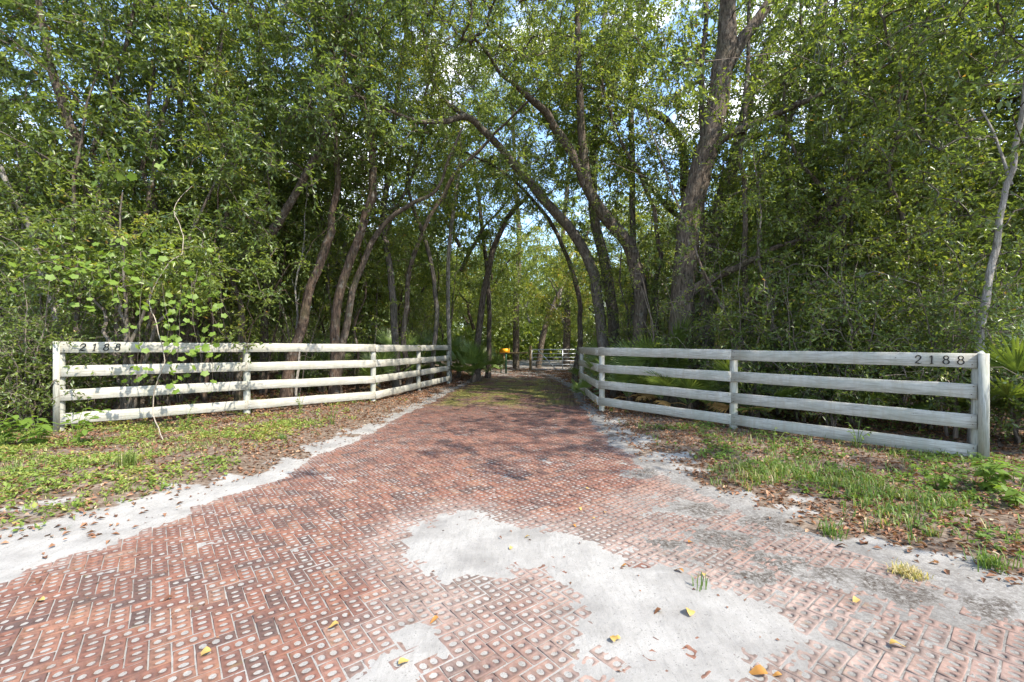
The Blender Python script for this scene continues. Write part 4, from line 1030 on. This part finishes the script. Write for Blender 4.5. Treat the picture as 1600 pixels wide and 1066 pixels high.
pm = [(-1.75, 19.3, 1.25, 'large sunlit saw palmetto just past the far end of the left fence', 16, 0, 1, .6),
      (-2.6, 20.8, 1.3, 'saw palmetto behind the sunlit one past the left fence', 14, 0, 2, .6),
      (-1.2, 21.8, 1.2, 'small saw palmetto leaning toward the yellow newspaper box', 12, 0, 3, .3),
      (-4.4, 16.0, 1.3, 'saw palmetto behind the last bays of the left fence', 13, 0, 4, .5),
      (-4.3, 13.8, 1.0, 'saw palmetto behind the corner post of the left fence', 12, 1, 5, .5),
      (-6.2, 14.2, 1.1, 'shaded saw palmetto well behind the left fence corner', 12, 1, 6, .5),
      (3.1, 13.5, 1.1, 'saw palmetto with fronds reaching left over the corner post of the right fence', 14, 2, 7, .6),
      (3.0, 11.3, 1.0, 'low saw palmetto with dry fronds right behind the corner post of the right fence', 12, 3, 8, .3),
      (4.0, 11.7, 1.4, 'tall upright saw palmetto left of the thickest trunk', 15, 0, 9, .9),
      (5.1, 11.2, 1.5, 'saw palmetto with fronds fanning right of the thickest trunk', 13, 1, 10, .6),
      (4.0, 9.9, .95, 'low saw palmetto behind the first bay of the right fence', 12, 1, 11, .2),
      (5.0, 9.0, 1.0, 'low saw palmetto behind the middle post of the right fence', 12, 3, 12, .2),
      (6.6, 8.5, 1.0, 'saw palmetto behind the outer half of the right fence', 12, 1, 13, .3),
      (8.35, 6.9, 1.5, 'big saw palmetto with long grey-green fronds at the right edge past the fence end', 18, 0, 14, .35),
      (9.6, 7.9, 1.6, 'saw palmetto at the right edge behind the big one', 14, 1, 15, .6),
      (7.0, 9.6, 1.5, 'shaded saw palmetto under the dark leaning trunk', 14, 1, 16, .7),
      (3.5, 16.5, 1.2, 'saw palmetto past the far end of the right fence', 13, 0, 17, .5),
      (4.3, 21.0, 1.2, 'saw palmetto between the right fence and the gate', 12, 0, 18, .5),
      (2.15, 12.9, .55, 'tiny saw palmetto at the drive edge beside the right fence corner', 9, 0, 19, .5),
      (-3.9, 20.5, 1.4, 'saw palmetto in the woods left of the newspaper box', 13, 1, 20, .5),
      (4.9, 15.6, 1.5, 'saw palmetto behind the row of slanting oaks', 13, 0, 21, .6),
      (9.8, 10.3, 1.5, 'saw palmetto deep at the right edge of the thicket', 13, 0, 22, .6)]
for x, y, s, lab, n, dead, sdn, up in pm: palmetto(x, y, s, lab, n, dead, sdn, up)

# --- broad leaves: vine, weeds at the fence ends
def lobed_leaf(lobes=5, depth=.32):
    V = [(0.35, 0, 0.02)]; n = lobes * 4
    for k in range(n):
        a = math.pi + (k + .5) / n * 2 * math.pi
        r = 1 - depth * (1 - abs(math.cos(a * lobes / 2.0 + (0 if lobes % 2 else .5)))) - .10 * (k % 2)
        x = .42 + .55 * r * math.cos(a); y = .60 * r * math.sin(a)
        if math.cos(a) < -.9: x = max(x, .10)
        V.append((x, y, -.10 * abs(y) - .05 * (x - .4) ** 2))
    return make_mesh('leaf', V, None, [[0, 1 + k, 1 + (k + 1) % n] for k in range(n)], {'tint': [.5] * len(V)}, False, M['bright_leaf'])
def ovate_leaf(mat='bright_leaf', w=.27):
    V = []; xs = [0, .12, .32, .55, .78, 1.0]; ws = [0, .6, 1, .9, .5, 0]
    for x, q in zip(xs, ws): V += [(x, q * w, .04 * q - .12 * x * x), (x, 0, -.12 * x * x), (x, -q * w, .04 * q - .12 * x * x)]
    Q = []
    for k in range(5): Q += [[k * 3, k * 3 + 1, k * 3 + 4, k * 3 + 3], [k * 3 + 1, k * 3 + 2, k * 3 + 5, k * 3 + 4]]
    return make_mesh('leaf', V, Q, None, {'tint': [.35] * len(V)}, False, M[mat])
GRAPE = lobed_leaf(); OV = ovate_leaf(); OVD = ovate_leaf('oak_leaf')

def leaf_obj(root, me, p, size, r_, face=None, tilt=.6):
    e = Euler((r_.uniform(-tilt, tilt), r_.uniform(.4, 1.3), r_.gauss(-1.2, 1.1)))
    return link('leaf', me, root, tuple(p), e, size)
rv = random.Random(21)
vb = np.array([*G(258, 690, .1), .1])
vine = tag(link('grape_vine', None, loc=tuple(vb)), 'bright green grape vine hanging over the left fence on a pale looping stem', 'vine')
def vstem(pts, r0, r1, name='stem', n=6):
    q, r = jitter_path(pts, [r0, r1], RNG, .03); link(name, MB().tube(q, r, n, a=.3).mesh(name, M['vine_stem' if name == 'stem' else 'twig'], True, vb), vine); return q
st0 = vstem([vb, P(240, 640, 7.5), P(247, 590, 7.5), P(256, 555, 7.5), P(243, 500, 7.6), P(233, 470, 7.7), P(262, 415, 7.8), P(284, 392, 7.9), P(281, 352, 8.1), P(272, 325, 8.5), P(300, 290, 9.2)], .009, .006)
strands = []
for (x0, y0, x1, y1, Z) in [(148, 425, 146, 478, 7.4), (120, 400, 110, 465, 7.5), (170, 410, 175, 485, 7.4), (225, 420, 215, 590, 7.3), (300, 430, 318, 575, 7.6), (325, 430, 330, 610, 7.8),
                            (250, 440, 262, 545, 7.4), (285, 440, 275, 600, 7.7), (60, 390, 40, 450, 7.6), (345, 440, 360, 500, 8.0), (195, 430, 190, 480, 7.3), (310, 420, 300, 500, 7.6)]:
    q = vstem([P(x0, y0, Z + .5), P((x0 + x1) / 2 + rv.uniform(-10, 10), (y0 + y1) / 2, Z), P(x1, y1, Z)], .0035, .002, 'tendril', 4); strands.append(q)
for qi, q in enumerate(strands):
    for k in range(27 if qi in (3, 4, 5, 6, 7) else 6):
        c = q[rv.randrange(len(q) // 6, len(q))] + np.array([rv.gauss(0, .09), rv.gauss(0, .07), rv.gauss(0, .05)]) - vb
        leaf_obj(vine, GRAPE, c, rv.uniform(.08, .13), rv)
for k in range(95):
    c = P(rv.gauss(200, 80), 420 - abs(rv.gauss(0, 22)) + rv.uniform(-8, 30), rv.uniform(7.5, 8.3)) - vb
    leaf_obj(vine, GRAPE, c + np.array([0, -.25, 0]), rv.uniform(.08, .13), rv)
for k in range(12):
    c = P(rv.gauss(180, 40), rv.gauss(300, 60), rv.uniform(7.9, 8.6)) - vb
    leaf_obj(vine, GRAPE, c, rv.uniform(.12, .18), rv)
# oak foliage mass at the left the vine drapes over
leaf_mass = tag(link('oak_sapling', None, loc=(-7.6, 8.6, .12)), 'bushy evergreen oak sapling with glossy leaves under the grape vine', 'tree')
rngm = np.random.default_rng(5)
lims = []
for (x, y, z) in [(-.4, .1, 3.6), (.9, -.1, 3.4), (-1.5, .1, 3.7), (1.9, .1, 3.2), (.2, -.3, 4.4)]:
    lims.append(jitter_path([(0, 0, -.1), (x * .2, y * .3, 1.5), (x * .6, y * .7, 2.6), (x, y, z)], [.05, .035, .025, .012], rngm, .12))
cc = rngm.normal(0, 1, (190, 3)) * np.array([1.35, .45, .55]) + np.array([.2, 0, 3.1]); cc = cc[(cc[:, 2] > 2.25)]
for p_, r_ in lims: link('stem', MB().tube(p_, r_, 7).mesh('stem', M['grey_bark'], True), leaf_mass)
br = MB(); [br.add(*tube(p_, r_, 4), a=.4) for p_, r_ in grow(lims, cc, rngm, .005)]; link('branches', br.mesh('branches', M['twig'], True), leaf_mass)
V, T, ti, TV, TT = sprays(cc, rngm, .085, .036, 6, 9, (.2, .42), tint=np.clip(.45 + rngm.normal(0, .15, len(cc)), 0, .9))
link('crown', make_mesh('crown', V, None, T, {'tint': ti}, False, M['oak_leaf']), leaf_mass)

def broad_weed(x, y, label, nst, h, spread, size, me, seed, lean=(0, 0), per=7, name='broadleaf_weed'):
    r_ = random.Random(seed); gz = float(ground_z(x, y)[0]); root = tag(link(name, None, loc=(x, y, gz)), label, 'plant')
    for s in range(nst):
        a = r_.uniform(0, 6.28); sp = spread * r_.uniform(.3, 1); hh = h * r_.uniform(.5, 1)
        e = np.array([sp * math.cos(a) + lean[0], sp * math.sin(a) * .6 + lean[1], hh])
        p = smooth_path([(0.02 * math.cos(a), .02 * math.sin(a), -.03), e * np.array([.35, .35, .6]), e], 4)
        link('stem', MB().tube(p, np.linspace(.006, .003, len(p)), 5, a=.6).mesh('stem', M['weed_leaf'], True), root)
        for k in range(per):
            f = .35 + .65 * k / (per - 1); q = p[min(len(p) - 1, int(f * (len(p) - 1)))]
            o = link('leaf', me, root, tuple(q), Euler((r_.uniform(-.3, .3), r_.uniform(-.2, .5), a + (1 if k % 2 else -1) * r_.uniform(.5, 1.5))), size * r_.uniform(.7, 1.1))
    return root
broad_weed(*G(60, 697, .1), 'bright broadleaf weed in front of the left end of the left fence', 9, .62, .5, .17, OV, 3, (-.15, -.1), 8)
broad_weed(*G(118, 697, .1), 'broadleaf weed climbing over the boards at the left fence end', 6, .55, .3, .15, OV, 4, (.1, 0), 7)
broad_weed(*G(5, 700, .1), 'dark broadleaf weed at the left edge beside the fence', 6, .5, .35, .15, OV, 14, (0, 0), 7)
broad_weed(*G(1540, 768, .05), 'bright broadleaf weed crowding the end post of the right fence', 10, .34, .45, .13, OV, 5, (0.05, 0), 8)
broad_weed(*G(1465, 765, .05), 'broadleaf weed under the lowest board near the right fence end', 7, .28, .35, .10, OV, 6, (0, 0), 7)
broad_weed(*G(1590, 790, .05), 'broadleaf weed spilling toward the right edge below the fence end', 6, .25, .35, .12, OV, 8, (0, 0), 7)
broad_weed(*G(660, 0 + 672, .1)[:2], 'small dark weed', 1, .1, .1, .03, OVD, 9) if False else None
for px, py, lab, sdn in ((520, 655, 'small dark-leaved sprig below the left fence near its corner', 31), (290, 665, 'twining weed below the boards left of the vine stem', 32), (300, 640, 'green sprig climbing the lower boards right of the vine stem', 33),
                         (1340, 690, 'thin green sprig poking over the lower boards of the right fence', 34), (1210, 700, 'low green sprig at the foot of the right fence', 35), (470, 640, 'thin sprig before the lowest board of the left fence', 36)):
    broad_weed(*G(px, py + 8, .08), lab, 5, .42, .22, .06, OV if sdn in (32, 33, 34) else OVD, sdn, per=7, name='leafy_sprig')

# --- verge cover: weeds, grass, leaf litter
def scatter(n, xlo, xhi, ylo, yhi, dens):
    x = RNG.uniform(xlo, xhi, n); y = ylo + (yhi - ylo) * RNG.random(n) ** 1.25
    h, d, sa, di, mo, tg, du, bl = terrain(x, y)
    k = RNG.random(n) < dens(x, y, d, sa); return x[k], y[k], h[k]
def fence_lx(y): return np.interp(y, [p[1] for p in LP], [p[0] for p in LP], left=-8.6)
def fence_rx(y): return np.interp(y, [p[1] for p in RP], [p[0] for p in RP], left=6.6)
def litter_d(x, y, d, sa):
    n = fbm(x * 1.6, y * 1.6, 71, 3)
    base = np.where(d < -.15, 1.0, np.where(d < .05, .35, 0.0)) * (1 - .80 * sa) * np.clip(.8 + .6 * n, .2, 1)
    near_left = (x < 0) & (y < 6.2); base = base * np.where(near_left, .7, 1); return base
x, y, h = scatter(230000, -13, 12, 2.4, 30, litter_d)
N = len(x); d = unit(np.stack([RNG.normal(0, 1, N), RNG.normal(0, 1, N), RNG.normal(0, .25, N)], -1)); nr = unit(np.stack([RNG.normal(0, .35, N), RNG.normal(0, .35, N), np.ones(N)], -1))
sz = RNG.uniform(.035, .075, N) * (1 + np.clip(y - 8, 0, 10) * .04)
V, T = leaf_arrays(np.stack([x, y, h + RNG.uniform(.004, .022, N)], -1), d, nr, sz, sz * .45, .2)
tag(link('leaf_litter', make_mesh('leaf_litter', V, None, T, {'tint': np.repeat(np.clip(RNG.normal(.45, .22, N), 0, 1), 4)}, False, M['litter_leaf'])), 'brown and rust coloured dead leaves covering the verges and wood floor', 'leaf litter', kind='stuff')
# small leaves speckled along the drive
def sparse_d(x, y, d, sa): return np.where(d > .0, .032 + .26 * sstep(7, 14, y) + .5 * sstep(.9, .0, d) * (y > 6), .10)
x, y, h = scatter(42000, -3.5, 3.5, 1.8, 26, sparse_d); N = len(x)
d = unit(np.stack([RNG.normal(0, 1, N), RNG.normal(0, 1, N), RNG.normal(0, .15, N)], -1)); nr = unit(np.stack([RNG.normal(0, .3, N), RNG.normal(0, .3, N), np.ones(N)], -1)); sz = RNG.uniform(.012, .034, N) * (1 + np.clip(y - 6, 0, 14) * .08)
V, T = leaf_arrays(np.stack([x, y, np.maximum(h, 0) + .004], -1), d, nr, sz, sz * .5, .15)
tag(link('leaf_debris', make_mesh('leaf_debris', V, None, T, {'tint': np.repeat(np.clip(RNG.normal(.35, .22, N), 0, 1), 4)}, False, M['litter_leaf'])), 'small brown leaf bits scattered over the bricks', 'leaf litter', kind='stuff')

def weeds_d(x, y, d, sa):
    n = fbm(x * 1.8, y * 1.8, 91, 4)
    left = (x < 0) * (x > fence_lx(y) - .6) * sstep(.35, 1.0, -d) * np.clip(.62 + 2.2 * n, .0, 1) * np.where(y < 8.6, 1, .3)
    right = (x > 0) * (x < fence_rx(y) + .5) * sstep(.5, 1.2, -d) * np.clip(.35 + 1.9 * n, .0, 1) * np.where(y < 8.5, .8, .12)
    behind = np.where((x < 0) & (x < fence_lx(y)) | ((x > 0) & (x > fence_rx(y))), .18 * np.clip(.5 + 1.4 * n, 0, 1), 0)
    return np.maximum(left + right, behind) * (1 - .7 * sa)
x, y, h = scatter(48000, -11, 10, 2.6, 13, weeds_d); N = len(x)
nl = 6; c = np.stack([x, y, h], -1)[:, None] + np.concatenate([RNG.normal(0, .022, (N, nl, 2)), np.abs(RNG.normal(.012, .025, (N, nl, 1)))], -1)
d = unit(np.concatenate([RNG.normal(0, 1, (N, nl, 2)), RNG.uniform(-.1, .9, (N, nl, 1))], -1)); nr = unit(RNG.normal(0, .35, (N, nl, 3)) + np.array([0, 0, 1.]))
sz = (RNG.uniform(.022, .05, (N, nl)) * (1 + .5 * RNG.random(N) ** 3)[:, None]).ravel()
V, T = leaf_arrays(c.reshape(-1, 3), d.reshape(-1, 3), nr.reshape(-1, 3), sz, sz * .62, .1)
wt = np.clip(np.where(x < 0, .74, .42) + .25 * fbm(x * 2, y * 2, 5) + RNG.normal(0, .08, N), 0, 1)
tag(link('ground_cover', make_mesh('ground_cover', V, None, T, {'tint': np.repeat(np.clip(np.repeat(wt, nl) + RNG.normal(0, .1, N * nl), 0, 1), 4)}, False, M['weed_leaf'])), 'low yellow-green weeds spreading over both verges', 'ground cover', kind='stuff')

def blades(x, y, h, L, spread, tint, wd=.0045):
    N = len(x); a = RNG.uniform(0, 6.28, N); ln = RNG.uniform(.35, 1, N) * L; be = RNG.uniform(.15, 1.0, N) * spread
    b = np.stack([x, y, h - .01], -1); o = np.stack([np.cos(a), np.sin(a), 0 * a], -1); s = np.stack([-np.sin(a), np.cos(a), 0 * a], -1) * wd
    m = b + o * (ln * be * .35)[:, None] + np.array([0, 0, 1.]) * (ln * .6)[:, None]; e = b + o * (ln * be)[:, None] + np.array([0, 0, 1.]) * (ln * (1.0 - .45 * be))[:, None]
    V = np.stack([b - s, b + s, m - s * .8, m + s * .8, e], 1).reshape(-1, 3); k = np.arange(N)[:, None] * 5
    T = np.concatenate([k + [0, 1, 3], k + [0, 3, 2], k + [2, 3, 4]], 0); return V, T, np.repeat(tint, 5)
def grass_d(x, y, d, sa):
    n = fbm(x * 1.3 + 5, y * 1.3, 131, 4)
    r = (x > 0) * (x < fence_rx(y) + .4) * sstep(.25, .9, -d + n * .3) * np.clip(.2 + 2.0 * n, .02, 1) * np.where(y < 5.6, 1, .22) * (y < 9)
    l = (x < 0) * (x > fence_lx(y)) * sstep(.4, 1.2, -d) * np.clip(.3 + 1.8 * n, 0.02, 1) * (y < 9) * .8
    return r + l
x, y, h = scatter(42000, -9, 8, 2.6, 9.5, grass_d)
# tuft them
x = np.repeat(x, 4) + RNG.normal(0, .012, len(x) * 4); y = np.repeat(y, 4) + RNG.normal(0, .012, len(y) * 4); h = np.repeat(h, 4)
V, T, ti = blades(x, y, h, np.where(x > 0, .17, .09), 1.0, np.clip(np.where(x < 0, .68, .5) + .3 * fbm(x, y, 3) + RNG.normal(0, .22, len(x)), 0, 1))
tag(link('grass', make_mesh('grass', V, None, T, {'tint': ti}, False, M['grass_blade'])), 'green grass growing along the verges below the fences', 'grass', kind='stuff')
def tuft(px, py, n, L, sp, label, t0=.7):
    gx_, gy_ = G(px, py, .05); gz = float(ground_z(gx_, gy_)[0])
    V, T, ti = blades(RNG.normal(0, .04, n), RNG.normal(0, .04, n), np.zeros(n), L, sp, np.clip(RNG.normal(t0, .12, n), 0, 1), .004)
    tag(link('grass_tuft', make_mesh('grass_tuft', V, None, T, {'tint': ti}, False, M['grass_blade']), loc=(gx_, gy_, gz)), label, 'grass tuft')
tuft(198, 742, 160, .30, .8, 'upright yellow-green grass tuft on the left verge', .72)
tuft(1420, 888, 220, .10, 1.3, 'flattened straw-coloured grass tuft at the right drive edge', .98)
tuft(1097, 905, 12, .16, .5, 'single thin grass sprig growing from the bricks right of centre', .6)
tuft(1300, 830, 60, .2, .9, 'spiky green grass tuft at the inner edge of the right verge', .4)
tuft(1545, 880, 90, .2, 1.0, 'long-bladed grass tuft near the right edge above the bricks', .5)
tuft(440, 690, 60, .15, .9, 'dark green grass tuft by the sand on the left verge', .2)
tuft(870, 640, 14, .12, .7, 'tiny grass sprig in the mossy part of the drive', .6)

# --- single leaves lying on the drive
FLM = []
for tn, wd_ in ((0.0, .20), (.5, .22), (.95, .26)):
    m_ = ovate_leaf('fallen_leaf', wd_); m_.attributes['tint'].data.foreach_set('value', [tn] * len(m_.vertices))
    for v_ in m_.vertices: v_.co.z += .5 * v_.co.y ** 2 * 6 * .35 + .12 * math.sin(v_.co.x * 5)
    FLM.append(m_)
spots_l = [(685, 967, .075, 'orange leaf on the bricks left of the sand tongue'), (622, 1042, .07, 'curled tan leaf on the dusty bricks near the bottom'), (780, 842, .05, 'dark curled leaf at the top of the sand tongue'),
    (828, 842, .06, 'yellow leaf near the upper edge of the sand'), (800, 858, .055, 'small yellow leaf on the sand below the upper edge'), (905, 852, .035, 'brown leaf bit on the upper right sand edge'), (980, 886, .055, 'orange leaf in the middle of the sand tongue'),
    (1068, 898, .09, 'orange-brown leaf where the sand meets the dirt'), (1100, 903, .07, 'yellow leaf right of the orange-brown one'), (1035, 958, .08, 'dark red-brown leaf on the lower sand'), (1078, 968, .11, 'large pale pink-brown leaf on the lower sand'),
    (960, 1008, .07, 'yellow-orange leaf low on the sand tongue'), (970, 1002, .05, 'small brown leaf touching the yellow-orange one'), (1200, 1056, .11, 'long orange leaf at the bottom right edge of the sand'), (1222, 1058, .06, 'round orange leaf beside the long one'),
    (1297, 832, .08, 'yellow-orange leaf on the dark dirt edge'), (1325, 858, .13, 'cluster leaf, rusty, at the verge edge'), (1345, 855, .12, 'rust leaf right of the cluster'), (1470, 887, .09, 'orange leaf on grey sand near the right edge'),
    (905, 795, .06, 'yellow leaf on the bricks above the sand'), (895, 822, .05, 'orange leaf on bricks touching the sand edge'), (945, 803, .045, 'tan leaf on the shaded bricks'), (930, 812, .04, 'small tan leaf on shaded bricks'), (738, 745, .06, 'yellow leaf on the bricks near centre'),
    (915, 765, .05, 'yellow leaf on the middle bricks'), (1340, 938, .07, 'yellow-brown leaf on the dusty right bricks'), (1075, 850, .06, 'orange leaf by the dark dirt stain'), (530, 978, .07, 'yellow leaf in a brick hole on the left'), (330, 1020, .08, 'tan leaf on the lower left bricks'),
    (270, 935, .07, 'brown leaf on the left bricks'), (65, 905, .1, 'twisted brown leaf on the left sand'), (72, 877, .1, 'reddish leaf on the left sand'), (193, 705, .09, 'pale leaf on the left verge'), (1390, 1010, .09, 'long tan leaf on the right bricks'), (70, 940, .07, 'yellow leaf by the left edge bricks')]
for k, (px, py, s, lab) in enumerate(spots_l):
    gx_, gy_ = G(px, py); gz = max(float(ground_z(gx_, gy_)[0]), 0.0)
    me = FLM[2 if 'yellow' in lab or 'pale' in lab or 'tan' in lab else (1 if 'orange' in lab else 0)]
    s *= .82; o = link('fallen_leaf', me, loc=(gx_, gy_, gz + .012), rot=(rv.uniform(-.35, .35), rv.uniform(-.25, .1), rv.uniform(0, 6.28)), scale=(s, s * rv.uniform(.9, 1.5), s)); tag(o, lab, 'leaf')

# --- spanish moss in the right canopy
rng = np.random.default_rng(4); mb = MB()
for q in range(70):
    c = P(rng.uniform(1280, 1520), rng.uniform(20, 420), rng.uniform(9.5, 12))
    for k in range(5):
        o_ = c + rng.normal(0, .08, 3) * np.array([1, 1, .5]); L = rng.uniform(.3, .9)
        p = np.array([o_ + np.array([.04 * math.sin(z * 5 + q + k), .04 * math.cos(z * 4 + k), -z * L]) for z in np.linspace(0, 1, 5)]); mb.add(*tube(p, [.004, .012, .012, .009, .002], 3))
tag(link('spanish_moss', mb.mesh('spanish_moss', M['moss_strand'])), 'grey strands of spanish moss hanging in the right canopy', 'moss', kind='stuff')

# --- labels that would repeat get their place among their like
from collections import defaultdict
same = defaultdict(list)
for o in C.objects:
    if o.parent is None and o.get('label'): same[o['label']].append(o)
ORD = ['leftmost', 'second from left', 'third from left', 'fourth from left', 'fifth from left', 'sixth from left', 'seventh from left', 'eighth from left', 'ninth from left', 'tenth from left', 'eleventh from left', 'twelfth from left']
for lab, os_ in same.items():
    if len(os_) < 2: continue
    os_.sort(key=lambda o: o.location.x / max(o.location.y, .1))
    for i_, o in enumerate(os_):
        o['label'] = lab + ', ' + ('rightmost' if i_ == len(os_) - 1 else ORD[min(i_, 11)])
